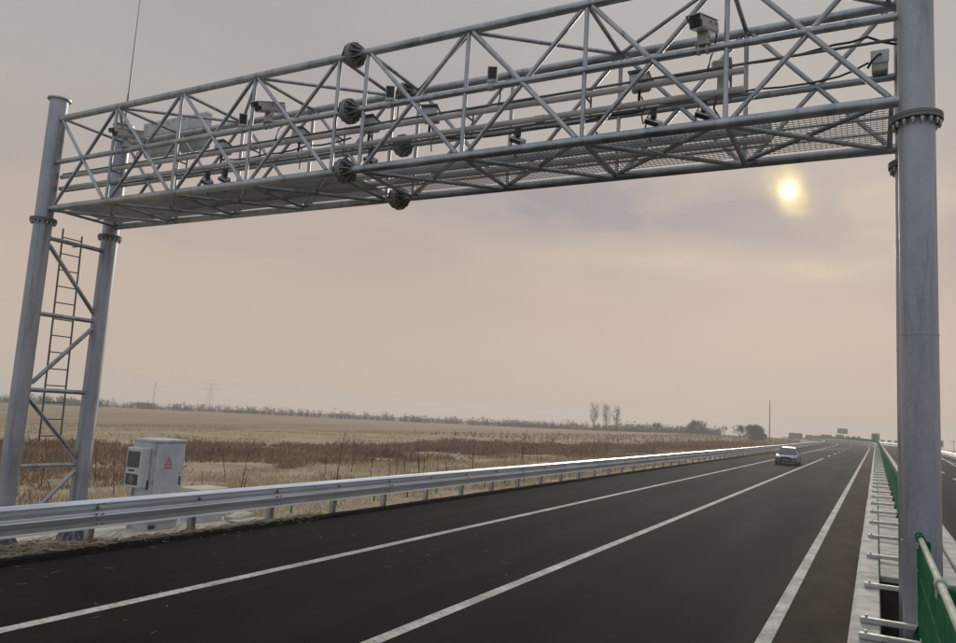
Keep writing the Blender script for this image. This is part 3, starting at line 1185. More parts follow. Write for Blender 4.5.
def strobe(x, label, z=6.50, w=.11, yaw=0):
    y = YC+.10
    root = thing('strobe_box', label, 'lamp', (x, y, z), 'grey strobe boxes on the upper conduit')
    rot = Matrix.Translation((x, y, z)) @ Matrix.Rotation(R(yaw), 4, 'Z') @ Matrix.Rotation(R(-14), 4, 'X')
    obj('housing', MB().bbox((-w, -.10, .08), (w, .10, .22), .018, rot), M['camwhite'], root)
    obj('hood', MB().bbox((-w-.01, -.15, .222), (w+.01, .11, .232), .004, rot), M['galv'], root)
    obj('face', MB().bbox((-w*.85, -.106, .092), (w*.85, -.099, .208), .003, rot), M['greybox'], root)
    mb = MB().tube(rot @ V((0, 0, .09)), (x, y, z-.17), .018, 8)
    obj('stalk', mb, M['carblack'], root)
    obj('lead', MB().path([(x+.02, y+.03, z-.02), (x+.06, y+.05, z-.12), (x+.03, y+.03, z-.25), (x+.06, y, z-.36)], .009, 6), M['cable'], root)


strobe(-9.0, 'white strobe box on the upper conduit under the white panel')
strobe(-7.42, 'grey strobe box on the upper conduit just left of the bolted joint')
strobe(-6.16, 'grey strobe box on the upper conduit right behind the bolted joint', 6.50)
strobe(-5.17, 'tilted grey strobe box on the upper conduit right of the bolted joint', yaw=14)
strobe(-2.36, 'grey strobe box on the upper conduit left of the large camera', 6.49)


def fill_light(x, label, z=6.26):
    y = YC+.05
    root = thing('fill_light', label, 'lamp', (x, y, z-.1), 'small tilted lights hung below the lower conduit')
    rot = Matrix.Translation((x, y, z-.15)) @ Matrix.Rotation(R(24), 4, 'Y') @ Matrix.Rotation(R(30), 4, 'X')
    obj('bracket', MB().bbox((x-.03, y-.03, z-.10), (x+.03, y+.03, z+.02), .006), M['carblack'], root)
    obj('housing', MB().bbox((-.09, -.06, -.03), (.09, .06, .03), .01, rot), M['galv'], root)
    obj('face', MB().bbox((-.08, -.066, -.024), (.08, -.058, .024), .003, rot), M['darkglass'], root)
    obj('lead', MB().path([(x-.02, y+.02, z), (x-.08, y+.04, z-.06), (x-.10, y+.02, z-.22), (x-.05, y+.1, z-.33)], .009, 6), M['cable'], root)


fill_light(-2.17, 'small tilted light below the lower conduit, left of the one under the large camera')
fill_light(-1.62, 'small tilted light below the lower conduit under the large camera')
fill_light(-3.84, 'small tilted light below the lower conduit in the middle of the right half')
fill_light(-6.05, 'small tilted light below the lower conduit beside the bolted joint')
fill_light(-8.81, 'right one of the paired small lights below the white panel')
fill_light(-9.19, 'left one of the paired small lights below the white panel')

# round headed strobe by the large camera
root = thing('round_strobe', 'strobe box with a round dark head behind the upright by the large camera', 'lamp', (-1.45, 7.92, 6.55))
obj('housing', MB().bbox((-1.56, 7.86, 6.60), (-1.40, 7.98, 6.74), .02), M['camwhite'], root)
obj('round_head', MB().tube((-1.405, 7.92, 6.68), (-1.36, 7.92, 6.68), .085, 20), M['carblack'], root)
obj('stalk', MB().tube((-1.47, 7.92, 6.62), (-1.47, 7.92, 6.30), .035, 10), M['camwhite'], root)
obj('lead', MB().path([(-1.5, 7.9, 6.35), (-1.53, 7.9, 6.2), (-1.46, 7.92, 6.08), (-1.5, 7.95, 6.02)], .012, 6), M['cable'], root)

# junction box by the right post
root = thing('junction_box', 'small grey junction box on the back chord beside the right post', 'box', (.06, YB-.06, 6.78))
obj('body', MB().bbox((-.02, YB-.13, 6.775), (.14, YB-.0, 7.0), .012), M['camwhite'], root)
obj('lid', MB().bbox((-.03, YB-.145, 6.86), (.15, YB-.128, 7.01), .006), M['greybox'], root)
obj('lead', MB().path([(.07, YB-.13, 6.96), (.05, YB-.2, 6.93), (-.02, YB-.2, 6.86), (-.06, YB-.15, 6.81)], .014, 6), M['cable'], root)

# large white panel antenna on the back top chord
root = thing('panel_antenna', 'large white two-tier panel unit behind the top chord near the left post', 'antenna', (-11.7, 9.15, 7.35))
mb = MB().bbox((-12.60, 9.06, 7.66), (-10.82, 9.24, 8.02), .05)
u = obj('upper_housing', mb, M['whitebox'], root)
mb = MB()
for i in range(11):
    mb.tube((-12.45+i*.15, 9.052, 7.90+.03*(i % 2)), (-12.45+i*.15, 9.061, 7.90+.03*(i % 2)), .011, 8)
tag(obj('vent_hole_set', mb, M['dark'], u), kind='stuff')
obj('lower_housing', MB().bbox((-12.55, 9.08, 7.30), (-10.78, 9.22, 7.60), .05), M['whitebox'], root)
obj('mounting_bar', MB().bbox((-12.3, 9.22, 7.40), (-11.0, 9.27, 7.95), .006), M['galv'], root)
for x in (-12.2, -11.1):
    obj('bracket', MB().bbox((x-.04, YB+.02, 7.50), (x+.04, 9.25, 7.64), .006), M['galv'], root)

# black cables strung along the truss
rc = random.Random(3)


def cable(label, pts, r=.012):
    mb = MB()
    dense_pts = []
    for a, b in zip(pts, pts[1:]):
        a, b = V(a), V(b)
        k = max(2, int((b-a).length/.25))
        for i in range(k):
            t = i/k
            p = a.lerp(b, t)
            p.z -= .05*math.sin(math.pi*t)*min(1, (b-a).length/1.5) + rc.uniform(-.004, .004)
            dense_pts.append(p)
    dense_pts.append(V(pts[-1]))
    mb.path(dense_pts, r, 6)
    tag(obj('cable', mb, M['cable']), label, 'cable', 'black cables strung through the gantry')


cable('black cable looping along the top conduit to the right gantry post', [(-9.0, YC, 6.60), (-6.6, YC, 6.60), (-4.2, YC+.03, 6.61), (-1.3, YC+.02, 6.62), (-.35, YC+.02, 6.66), (-.05, YC+.05, 6.70), (.20, YC+.1, 6.60)])
cable('black cable lying along the back chord to the grey junction box', [(-2.4, YB-.06, 6.79), (-1.25, YB-.06, 6.80), (-.35, YB-.06, 6.80), (-.05, YB-.18, 6.86)])
cable('black cable drooping below the lower conduit in the right half', [(-5.0, YC+.04, 6.28), (-3.6, YC+.06, 6.24), (-2.75, YC+.06, 6.27), (-2.1, YC+.06, 6.29)])
cable('black cable drooping between the two conduits in the left half', [(-8.9, YC+.03, 6.43), (-8.0, YC+.03, 6.41), (-7.2, YC+.03, 6.44), (-6.4, YC+.03, 6.46)])
cable('black cable hanging from the lower conduit to the mesh floor', [(-2.8, YC+.06, 6.27), (-2.86, YC+.08, 6.12), (-2.78, YC+.10, 5.98)], .014)

# ------------------------------------------------------------------ control cabinet
root = thing('control_cabinet', 'tall grey control cabinet with side air conditioner on the concrete pad', 'cabinet', (-13.3, 10.85, .03))
X0, X1, Y0, Y1 = -13.54, -12.9, 10.42, 11.20
obj('plinth', MB().bbox((X0+.02, Y0+.02, .03), (X1-.02, Y1-.02, .16), .005), M['greybox'], root)
obj('vent', MB().bbox((X1-.03, Y0+.06, .06), (X1-.015, Y0+.22, .135), .004), M['dark'], root)
obj('body', MB().bbox((X0, Y0, .16), (X1, Y1, 1.79), .012), M['greybox'], root)
obj('roof', MB().bbox((X0-.02, Y0-.02, 1.79), (X1+.03, Y1+.03, 1.85), .015), M['greybox'], root)
dr = obj('door', MB().bbox((X1, Y0+.04, .20), (X1+.018, Y1-.04, 1.74), .006), M['greybox'], root)
obj('handle', MB().bbox((X1+.018, Y1-.12, .92), (X1+.04, Y1-.09, 1.10), .006), M['carblack'], dr)
for q in (.35, 1.0, 1.6):
    obj('hinge', MB().tube((X1+.012, Y0+.025, q-.05), (X1+.012, Y0+.025, q+.05), .013, 8), M['galv'], dr)
obj('lock', MB().tube((X1+.018, Y1-.105, 1.16), (X1+.03, Y1-.105, 1.16), .016, 10), M['chrome'], dr)
obj('conduit', MB().path([(X0+.12, Y0-.03, .03), (X0+.12, Y0-.03, .75), (X0+.14, Y0-.03, .86)], .022, 8), M['pvc'], root)
ws = obj('warning_sign', MB().box((X1+.018, 10.66, 1.28), (X1+.0195, 10.90, 1.50)), M['greybox'], root)
tri = MB()
cy, cz = 10.78, 1.385
o_, i_ = [], []
for k in range(3):
    t = math.pi/2+k*2*math.pi/3
    o_.append((X1+.021, cy+.115*math.cos(t), cz+.115*math.sin(t)))
    i_.append((X1+.021, cy+.075*math.cos(t), cz+.075*math.sin(t)))
for k in range(3):
    j = (k+1) % 3
    tri.add([o_[k], o_[j], i_[j], i_[k]], [(0, 1, 2, 3)])
obj('triangle', tri, M['red'], ws)
bl = MB()
bl.add([(X1+.021, cy+.012, cz+.05), (X1+.021, cy-.022, cz-.004), (X1+.021, cy+.0, cz-.004), (X1+.021, cy-.010, cz-.032), (X1+.021, cy+.024, cz+.012), (X1+.021, cy+.004, cz+.012)], [(0, 1, 2, 3, 4, 5)])
obj('flash_symbol', bl, M['red'], ws)
try:
    m4 = Matrix.Translation((X1+.0215, cy, 1.275)) @ Matrix(((0, 0, 1, 0), (1, 0, 0, 0), (0, 1, 0, 0), (0, 0, 0, 1)))
    text_mesh('有电危险', .05, 'caption', M['red'], m4, ws)
except Exception:
    pass
ac = obj('air_conditioner', MB().bbox((-13.47, Y0-.20, .88), (-12.97, Y0, 1.68), .02), M['acbox'], root)
ax0, ax1, ay = -13.42, -13.06, Y0-.20
obj('upper_grille', MB().bbox((ax0, ay-.006, 1.28), (ax1, ay+.002, 1.60), .003), M['dark'], ac)
for i in range(9):
    obj('slat', MB().bbox((ax0, ay-.014, 1.295+i*.034), (ax1, ay-.004, 1.312+i*.034), .002), M['slat'], ac)
obj('lower_grille', MB().bbox((ax0, ay-.006, .93), (ax1, ay+.002, 1.15), .003), M['dark'], ac)
mb = MB()
mb.tube((-13.24, ay-.014, 1.04), (-13.24, ay-.004, 1.04), .085, 20)
obj('fan_hub', mb, M['slat'], ac)
mb = MB()
for i in range(5):
    mb.tube((-13.42, ay-.012, .95+i*.045), (-13.06, ay-.012, .95+i*.045), .006, 6)
obj('guard_wire_set', mb, M['slat'], ac)
obj('name_plate', MB().box((-13.36, ay-.004, 1.20), (-13.18, ay-.001, 1.235)), M['carblack'], ac)
obj('cable_gland', MB().bbox((-12.985, Y0-.05, .85), (-12.955, Y0-.02, 1.03), .004), M['carblack'], ac)

root = thing('junction_cabinet', 'low grey ground box with a pale beige lid beside the tall cabinet', 'box', (-13.3, 12.2, .03))
obj('body', MB().bbox((-13.62, 11.86, .02), (-13.06, 12.56, .68), .01), M['greybox'], root)
obj('lid', MB().bbox((-13.70, 11.80, .68), (-12.99, 12.62, .76), .012), M['lid'], root)
obj('seam_strip', MB().box((-13.058, 11.88, .34), (-13.052, 12.54, .36)), M['dark'], root)


def slab(label, c, s, rz, tz):
    rot = Matrix.Translation(c) @ Matrix.Rotation(R(rz), 4, 'Z') @ Matrix.Rotation(R(tz), 4, 'X')
    mb = MB().bbox((-s[0], -s[1], -s[2]), s, .02, rot)
    mb.v = [(x+rnd.uniform(-.012, .012), y+rnd.uniform(-.012, .012), z+rnd.uniform(-.008, .008)) for x, y, z in mb.v]
    tag(obj('concrete_slab', mb, M['stone']), label, 'slab', 'broken concrete slabs under the guardrail')


slab('broken concrete slab lying tilted on another under the guardrail', (-12.95, 12.95, .10), (.20, .30, .04), 12, 8)
slab('lower broken concrete slab under the guardrail beside the low box', (-12.62, 12.9, .02), (.17, .45, .05), -6, 0)

# rubble heaps out in the grass
for (x, y, s, lab) in ((-26.7, 47.7, .55, 'pale heap of rubble lying in the dry grass behind the guardrail'), (-28.2, 44.5, .38, 'small pale rubble heap left of the larger heap in the grass')):
    mb = MB()
    for k in range(16):
        a = rnd.uniform(0, 6.28)
        d = rnd.uniform(0, s*1.3)
        q = rnd.uniform(.12, .3)*s*1.6
        c = V((x+d*math.cos(a), y+d*math.sin(a), terrain_z(x, y)+max(.05, s*.8*(1-d/(s*1.4)))))
        rot = Matrix.Translation(c) @ Matrix.Rotation(rnd.uniform(0, 3), 4, V((rnd.random(), rnd.random(), rnd.random())).normalized())
        mb.bbox((-q, -q*.7, -q*.5), (q, q*.7, q*.5), q*.2, rot)
    tag(obj('rubble_heap', mb, M['stone']), lab, 'rubble')

# ------------------------------------------------------------------ wire fence just behind the guardrail
fen = thing('wire_fence', 'low wire fence of thin green posts just behind the guardrail', 'fence', (-13.75, 16, -.2))
mfp = MB().bbox((-.022, -.022, -.3), (.022, .022, .66), .004).mesh('fence_post', M['greenpost'])
y = 13.7
k = 0
while y < 120:
    x = -13.7
    link('fence_post', mfp, fen, (x, y, terrain_z(x, y)-rnd.uniform(0, .08)))
    y += 1.86
for z in (.3, .5, .63):
    mb = MB()
    mb.path([(-13.7, q, terrain_z(-13.7, q)+z) for q in dense(13.7, 118, 4)], .003, 4)
    obj('wire', mb, M['galv_dark'], fen)


# ------------------------------------------------------------------ vegetation
def blades(n, xf, yf, hf, w, mat, name, label=None, lean=.35, seed=1, patch=None):
    rs = np.random.RandomState(seed)
    X = xf(rs, n)
    Y = yf(rs, n, X)
    if patch is not None:
        keep = patch(rs, X, Y)
        X, Y = X[keep], Y[keep]
        n = len(X)
    Z = np.array([terrain_z(a, b) for a, b in zip(X, Y)])
    Hh = hf(rs, n, X, Y)
    th = rs.uniform(0, 2*np.pi, n)
    dist = np.hypot(X, Y)
    ww = w*(.6+.8*rs.rand(n))*np.clip(dist/20, .6, 4.0)
    lx, ly = rs.normal(0, lean, n)*Hh, rs.normal(0, lean, n)*Hh
    v = np.zeros((n, 3, 3))
    v[:, 0] = np.stack([X-np.cos(th)*ww, Y-np.sin(th)*ww, Z-.04], 1)
    v[:, 1] = np.stack([X+np.cos(th)*ww, Y+np.sin(th)*ww, Z-.04], 1)
    v[:, 2] = np.stack([X+lx, Y+ly, Z+Hh], 1)
    me = bpy.data.meshes.new(name)
    me.vertices.add(3*n)
    me.vertices.foreach_set('co', v.ravel())
    me.loops.add(3*n)
    me.loops.foreach_set('vertex_index', np.arange(3*n, dtype=np.int32))
    me.polygons.add(n)
    me.polygons.foreach_set('loop_start', np.arange(0, 3*n, 3, dtype=np.int32))
    me.materials.append(mat)
    me.update(calc_edges=True)
    me.validate()
    o = link(name, me)
    tag(o, kind='stuff', label=label)
    return o


def pn(X, Y, s, seed):
    """cheap smooth value noise"""
    rs = np.random.RandomState(seed)
    g = rs.rand(64, 64)
    x, y = X/s, Y/s
    xi, yi = np.floor(x).astype(int), np.floor(y).astype(int)
    fx, fy = x-xi, y-yi
    fx, fy = fx*fx*(3-2*fx), fy*fy*(3-2*fy)
    q = lambda a, b: g[a % 64, b % 64]
    return (q(xi, yi)*(1-fx)+q(xi+1, yi)*fx)*(1-fy)+(q(xi, yi+1)*(1-fx)+q(xi+1, yi+1)*fx)*fy


blades(90000, lambda r, n: r.uniform(-29, -12.5, n), lambda r, n, X: 4+116*r.power(.55, n) if False else 5+115*r.rand(n)**1.9,
       lambda r, n, X, Y: (.06+.20*r.rand(n))*(.5+pn(X, Y, 2.2, 4))*np.clip((-12.4-X)*.7, .25, 1), .012, M['straw'], 'dry_grass', 'short dry straw grass on the verge behind the guardrail', .5, 11,
       lambda r, X, Y: (pn(X, Y, 1.7, 2) > .30) & ~((X > -15.2) & (X < -12.3) & (Y > 5.2) & (Y < 13.1)))
blades(45000, lambda r, n: r.uniform(-95, -28, n), lambda r, n, X: 6+200*r.rand(n)**1.3,
       lambda r, n, X, Y: (.05+.12*r.rand(n)), .02, M['straw'], 'dry_grass', 'sparse dry stubble on the field beyond the weeds', .4, 12,
       lambda r, X, Y: (pn(X, Y, 5, 7) > .48) & (Y < 110))
# the reddish-brown weed belt along the ditch


def belt(r, n):
    return r.normal(0, 1, n)


def weed_x(r, n):
    return -33+r.normal(0, 3.8, n)


def weed_patch(r, X, Y):
    wid = np.where(Y < 40, 10.5-.04*Y, np.clip(9-(Y-40)*.06, 4.2, 9))
    wid = wid*(1-.6*np.exp(-((Y-51)/7.0)**2))
    c = np.where(Y < 30, -38.0, np.clip(-38+(Y-30)*.12, -38, -28))
    edge = np.abs(X-c)/wid
    return (edge+(1.1*pn(X, Y, 3.4, 21)-.55) < 1.0) & (pn(X, Y, 1.5, 22) > .22)


blades(290000, lambda r, n: r.uniform(-54, -22, n), lambda r, n, X: 8+190*r.rand(n)**1.5,
       lambda r, n, X, Y: (.12+.66*r.rand(n)**1.8)*(.25+1.1*pn(X, Y, 3.2, 31)), .02, M['weeds'], 'dry_weeds', 'belt of reddish brown dry weeds in the field', .55, 13, weed_patch)
blades(26000, lambda r, n: r.uniform(-30, -16, n), lambda r, n, X: 7+110*r.rand(n)**1.4,
       lambda r, n, X, Y: (.15+.45*r.rand(n)), .014, M['weeds'], 'dry_weeds', 'scattered brown weed clumps in the straw grass', .4, 14,
       lambda r, X, Y: pn(X, Y, 1.9, 41)*pn(X, Y, 7, 42) > .42)
# straw litter heaped at the kerb by the near guardrail posts
M['straw_grey'] = mottled('weathered_straw', (.16, .13, .095), (.34, .28, .21), 7, .95)
for mat_, cnt, lab_ in (('straw_grey', 1500, 'heap of grey weathered straw lying along the asphalt kerb'), ('straw', 800, 'pale straw stalks lying along the asphalt kerb'), ('stem', 700, 'dark dead stalks lying along the asphalt kerb')):
    mb = MB()
    for k in range(cnt):
        y = 5.0+9.5*rnd.random()
        heap = math.exp(-((y-7.2)/1.7)**2)
        x = -12.0 - abs(rnd.gauss(0, .07+.26*heap))
        z = max(terrain_z(x, y), .03 if x < -12.35 else -.02)+.03+rnd.random()**1.5*(.03+.17*heap)+(.06 if x > -12.12 else 0)
        a = rnd.gauss(1.3, .6)
        l = rnd.uniform(.08, .34)
        d = V((math.cos(a), math.sin(a), rnd.gauss(0, .22)))*l
        w = V((-math.sin(a)*.6, math.cos(a)*.6, .8))*rnd.uniform(.004, .010)
        p = V((x, y, z))
        m = p+d*.5+V((0, 0, rnd.uniform(-.015, .03)))
        mb.add([p-w, p+w, m+w*.8, m-w*.8, p+d+w*.4, p+d-w*.4], [(0, 1, 2, 3), (3, 2, 4, 5)])
    tag(obj('straw_litter', mb, M[mat_]), lab_, kind='stuff')
mb = MB()
for k in range(70):
    y = 6+14*rnd.random()**1.6
    x = -11.7+6.5*rnd.random()**2.2
    a = rnd.uniform(0, 6.28)
    l = rnd.uniform(.04, .17)
    p = V((x, y, .006))
    for s in range(2):
        b = a+rnd.uniform(-.5, .5)
        d = V((math.cos(b), math.sin(b), rnd.uniform(0, .1)))*l*.6
        w = V((-math.sin(b), math.cos(b), 0))*rnd.uniform(.003, .007)
        mb.add([p-w, p+w, p+d+w, p+d-w], [(0, 1, 2, 3)])
        p = p+d
tag(obj('straw_litter', mb, M['straw_grey']), 'bits of straw scattered on the asphalt', kind='stuff')


def sapling(x, y, h):
    z = terrain_z(x, y)
    mb = MB()
    lean = V((rnd.gauss(0, .05), rnd.gauss(0, .05), 1)).normalized()
    p = V((x, y, z-.05))
    pts = [p]
    for i in range(5):
        lean = (lean+V((rnd.gauss(0, .05), rnd.gauss(0, .05), .03))).normalized()
        pts.append(pts[-1]+lean*h/5)
    r0_ = .015+.005*h
    for i in range(5):
        mb.tube(pts[i], pts[i+1], r0_*(1-i*.15), 5, r0_*(1-(i+1)*.15), caps=False)
    for k in range(rnd.randint(2, 6)):
        t = rnd.uniform(1.5, 4.8)
        i = int(t)
        q = pts[i].lerp(pts[i+1], t-i)
        d = V((rnd.gauss(0, .6), rnd.gauss(0, .6), .9)).normalized()*rnd.uniform(.1, .35)*h*.4
        mb.tube(q, q+d, .009, 3, .005, caps=False)
    me = mb.mesh('sapling', M['stem'])
    me.transform(Matrix.Translation((-x, -y, -z)))
    o = link('sapling', me)
    o.location = (x, y, z)
    tag(o, 'thin bare sapling stem standing in the dry grass behind the guardrail', 'sapling', 'bare saplings planted behind the guardrail')


def terr_hit(px, py):
    """where the ray through an image point of the 956 px frame meets the field"""
    d = (px-478)/FPX*r1 - (py-321.5)/FPX*u1 + fw
    t = 1.0
    for _ in range(4000):
        p = V((0, 0, CAM_H))+d*t
        if p.z < terrain_z(p.x, p.y): return p
        t += .05
    return p


for (x, y, h) in ((-16.4, 12.9, 1.55), (-19.0, 9.8, 1.7), (-20.5, 10.3, 1.5), (-17.5, 17.4, 1.6), (-16.2, 16.2, 1.1), (-18.3, 23.2, 2.35), (-24.0, 29.5, 1.2), (-19.8, 27.5, 1.35),
                  (-18.2, 26.5, 1.2), (-19.5, 31.0, 1.9), (-22, 33.5, 1.5), (-17.4, 30.2, 1.6), (-21.4, 40, 2.1), (-20, 43, 1.5), (-22.8, 50, 2.4), (-25, 55, 2.6), (-18.5, 38.5, 1.3), (-19, 52, 1.6),
                  (-17.2, 9.0, 1.2), (-15.9, 14.1, .9)):
    sapling(x, y, h)
for k in range(52):
    y = 9+90*rnd.random()**1.4
    sapling(rnd.uniform(-31, -16.5), y, rnd.uniform(.6, 1.7))


def grow(segs, p, d, l, r, depth, rg, spread, up):
    n = 2
    for i in range(n):
        d2 = (d+V((rg.gauss(0, .12), rg.gauss(0, .12), rg.gauss(0, .08)+up*.05))).normalized()
        q = p+d2*l/n
        segs.append((p, q, r*(1-.2*i), r*(1-.2*(i+1))))
        p, d = q, d2
        if depth > 0 and (i > 0 or rg.random() < .6):
            for k in range(rg.randint(2, 3)):
                a = rg.uniform(0, 6.28)
                e = d.cross(V((math.cos(a), math.sin(a), .3))).normalized()
                nd = (d*(1-spread)+e*spread+V((0, 0, up*.25))).normalized()
                grow(segs, p, nd, l*rg.uniform(.55, .8), r*.6, depth-1, rg, spread, up)


def bare_tree(x, y, h, label, cat='tree', spread=.5, up=.5, trunk_f=.3, depth=4, mat='twig', seed=1, stems=1, base=None, group=None, rmin=.02, width=1.0):
    rg = random.Random(seed)
    z = terrain_z(x, y) if base is None else base
    root = thing('tree', label, cat, (x, y, z), group)
    tm, cm = MB(), MB()
    for s in range(stems):
        p = V((x, y, z-.3))+V((rg.gauss(0, .3), rg.gauss(0, .3), 0))*(stems > 1)
        top = p+V((rg.gauss(0, .04)*h, rg.gauss(0, .04)*h, h*trunk_f+.3))
        r = .018*h+.02
        tm.tube(p, top, r, 7, r*.75)
        segs = []
        for k in range(4 if depth > 3 else 3):
            a = rg.uniform(0, 6.28)
            grow(segs, top-V((0, 0, rg.uniform(0, .3)*h*trunk_f)), V((math.cos(a)*spread*width, math.sin(a)*spread*width, .4+up)).normalized(), h*(1-trunk_f)*.42, r*.55, depth, rg, spread, up)
        zt = max((q.z for _, q, _, _ in segs), default=top.z)
        f = (z+h-top.z)/max(.1, zt-top.z)
        for a, b, r_, r2 in segs:
            a = top+(a-top)*f
            b = top+(b-top)*f
            cm.tube(a, b, max(r_, rmin), 3, max(r2, rmin*.7), caps=False)
    obj('trunk', tm, M['bark'], root)
    obj('crown', cm, M[mat], root)
    return root


def poplar(x, y, h, label, seed, group, base, stems=2):
    rg = random.Random(seed)
    root = thing('tree', label, 'tree', (x, y, base), group)
    tm, cm = MB(), MB()
    for s in range(stems):
        p = V((x+rg.gauss(0, .7)*(s > 0), y+rg.gauss(0, .7)*(s > 0), base-.3))
        hh = h*(1 if s == 0 else rg.uniform(.75, .95))
        pts = [p]
        for i in range(8):
            pts.append(pts[-1]+V((rg.gauss(0, .10), rg.gauss(0, .10), hh/8)))
        for i in range(8):
            tm.tube(pts[i], pts[i+1], .17*(1-i*.115), 6, .17*(1-(i+1)*.115), caps=False)
        for k in range(70):
            t = rg.uniform(.34, .98)*8
            i = min(7, int(t))
            q = pts[i].lerp(pts[i+1], t-i)
            a = rg.uniform(0, 6.28)
            l = h*.30*(1.15-abs(t/8-.5))*rg.uniform(.5, 1.1)
            d = V((math.cos(a)*.72, math.sin(a)*.72, 1)).normalized()
            m = q+d*l*.6
            e = m+(d+V((rg.gauss(0, .2), rg.gauss(0, .2), .3))).normalized()*l*.6
            cm.tube(q, m, .05, 3, .035, caps=False)
            cm.tube(m, e, .035, 3, .02, caps=False)
            for j in range(4):
                f = q.lerp(e, rg.uniform(.3, 1))
                g = (d+V((rg.gauss(0, .5), rg.gauss(0, .5), rg.gauss(0, .3)))).normalized()*l*rg.uniform(.25, .55)
                cm.tube(f, f+g, .025, 3, .018, caps=False)
    obj('trunk', tm, M['bark'], root)
    obj('crown', cm, M['twig'], root)


tg = 'bare poplars standing above the far tree line'
poplar(-108.2, 311.7, 12.4, 'leftmost of three tall bare poplars on the far tree line', 5, tg, -3.4, 1)
poplar(-103.4, 313.2, 12.0, 'middle one of three tall bare poplars on the far tree line', 9, tg, -3.4, 1)
poplar(-98.8, 314.8, 11.2, 'rightmost of three tall bare poplars on the far tree line', 14, tg, -3.2, 1)
bare_tree(-82.6, 319.5, 5.6, 'small lone bare tree right of the three poplars', spread=.45, up=.6, seed=21, base=-1.9, depth=4, rmin=.03)
bare_tree(-60.2, 293.9, 6.6, 'wide bare tree with an open rounded crown left of the dense willow', spread=.6, up=.35, seed=24, stems=3, base=-1.2, depth=4, rmin=.028, width=1.3)
bare_tree(-50.5, 295.7, 5.0, 'small thin bare tree between the wide tree and the dense willow', spread=.4, up=.7, seed=31, base=-1.0, depth=3, rmin=.025)
bare_tree(-37.4, 247.2, 5.4, 'thin open bare tree just left of the dense willow', spread=.45, up=.6, seed=37, base=-1.2, depth=4, rmin=.02)
bare_tree(-33.6, 247.6, 5.9, 'dense round dull willow beside the tall mast near the guardrail', spread=.62, up=.25, seed=42, stems=4, base=-1.1, depth=5, mat='twig_green', rmin=.016, width=1.4)
bare_tree(-30.6, 249.5, 2.9, 'small bare shrubby tree at the foot of the tall mast', spread=.5, up=.5, seed=47, base=-1.1, depth=4, rmin=.02)

# far tree line: one mass
mb = MB()
rg = random.Random(77)
line = [(-420, 60), (-360, 110), (-303, 176), (-286, 202), (-231, 263), (-155, 314), (-110, 330), (-84, 345), (-62, 352)]
for k in range(2300):
    t = rg.random()**.9*(len(line)-1)
    i = min(int(t), len(line)-2)
    a, b = line[i], line[i+1]
    f = t-i
    x = a[0]+(b[0]-a[0])*f
    y = a[1]+(b[1]-a[1])*f
    dd = rg.uniform(0, 22)
    L = math.hypot(x, y)
    x, y = x+x/L*dd, y+y/L*dd
    z = terrain_z(x, y)-.2
    h = rg.uniform(1.6, 4.6)*rg.uniform(.75, 1.1)
    if rg.random() < .1: h *= 1.35
    mb.tube((x, y, z), (x, y, z+h*.6), .09, 3, .04, caps=False)
    for q in range(20):
        u = rg.random()
        bz = z+h*(.08+.75*u)
        a2 = rg.uniform(0, 6.28)
        l = h*(.18+.28*rg.random())*(1.1-.6*u)
        e = V((math.cos(a2)*l, math.sin(a2)*l, l*rg.uniform(.2, 1.1)))
        s = V((x+rg.gauss(0, .5), y+rg.gauss(0, .5), bz))
        w = V((-math.sin(a2), math.cos(a2), rg.uniform(-.4, .4)))*rg.uniform(.09, .2)
        mb.add([s-w, s+w, s+e], [(0, 1, 2)])
tag(obj('tree_line', mb, M['twig']), 'long line of bare trees and shrubs along the far edge of the field', kind='stuff')
mb = MB()
for k in range(6500):
    t = rg.random()
    y = 95+t*275
    x = -12-6-rg.random()**1.3*40 if False else -19-rg.random()**1.3*44
    x += curve(min(y, 420))
    z = terrain_z(x, y)
    h = rg.uniform(.25, .95)
    a2 = rg.uniform(0, 6.28)
    s = V((x, y, z-.1))
    e = V((rg.gauss(0, .45), rg.gauss(0, .45), h))
    w = V((math.cos(a2), math.sin(a2), 0))*rg.uniform(.05, .16)
    mb.add([s-w, s+w, s+e], [(0, 1, 2)])
tag(obj('scrub', mb, M['weeds']), 'low brown scrub beyond the guardrail in the distance', kind='stuff')


# ------------------------------------------------------------------ distant things
def house(x, y, w, d, h, ang, label):
    z = terrain_z(x, y)-.3
    root = thing('house', label, 'house', (x, y, z), 'small houses by the far tree line')
    rot = Matrix.Translation((x, y, z)) @ Matrix.Rotation(R(ang), 4, 'Z')
    obj('wall', MB().box((-w, -d, 0), (w, d, h), rot), M['wallhouse'], root)
    q = [(-w-.2, -d-.3, h), (w+.2, -d-.3, h), (w+.2, d+.3, h), (-w-.2, d+.3, h), (-w-.2, 0, h+1.0), (w+.2, 0, h+1.0)]
    obj('roof', MB().add([rot @ V(p) for p in q], [(0, 1, 5, 4), (2, 3, 4, 5), (1, 2, 5), (3, 0, 4), (3, 2, 1, 0)]), M['roofhouse'], root)
    obj('door', MB().box((-.5, -d-.05, 0), (.5, -d+.02, 1.9), rot), M['dark'], root)
    for s in (-.6, .6):
        obj('window', MB().box((s*w-.5, -d-.05, .9), (s*w+.5, -d+.02, 1.8), rot), M['dark'], root)


house(-290, 226, 3.2, 2.4, 2.0, 50, 'dark roofed small house beside the mast on the far left tree line')
house(-212, 268, 2.6, 2.2, 1.6, 40, 'pale walled small house in the middle of the far tree line')
house(-120, 322, 3.0, 2.2, 1.5, 20, 'pale walled small house left of the three poplars')


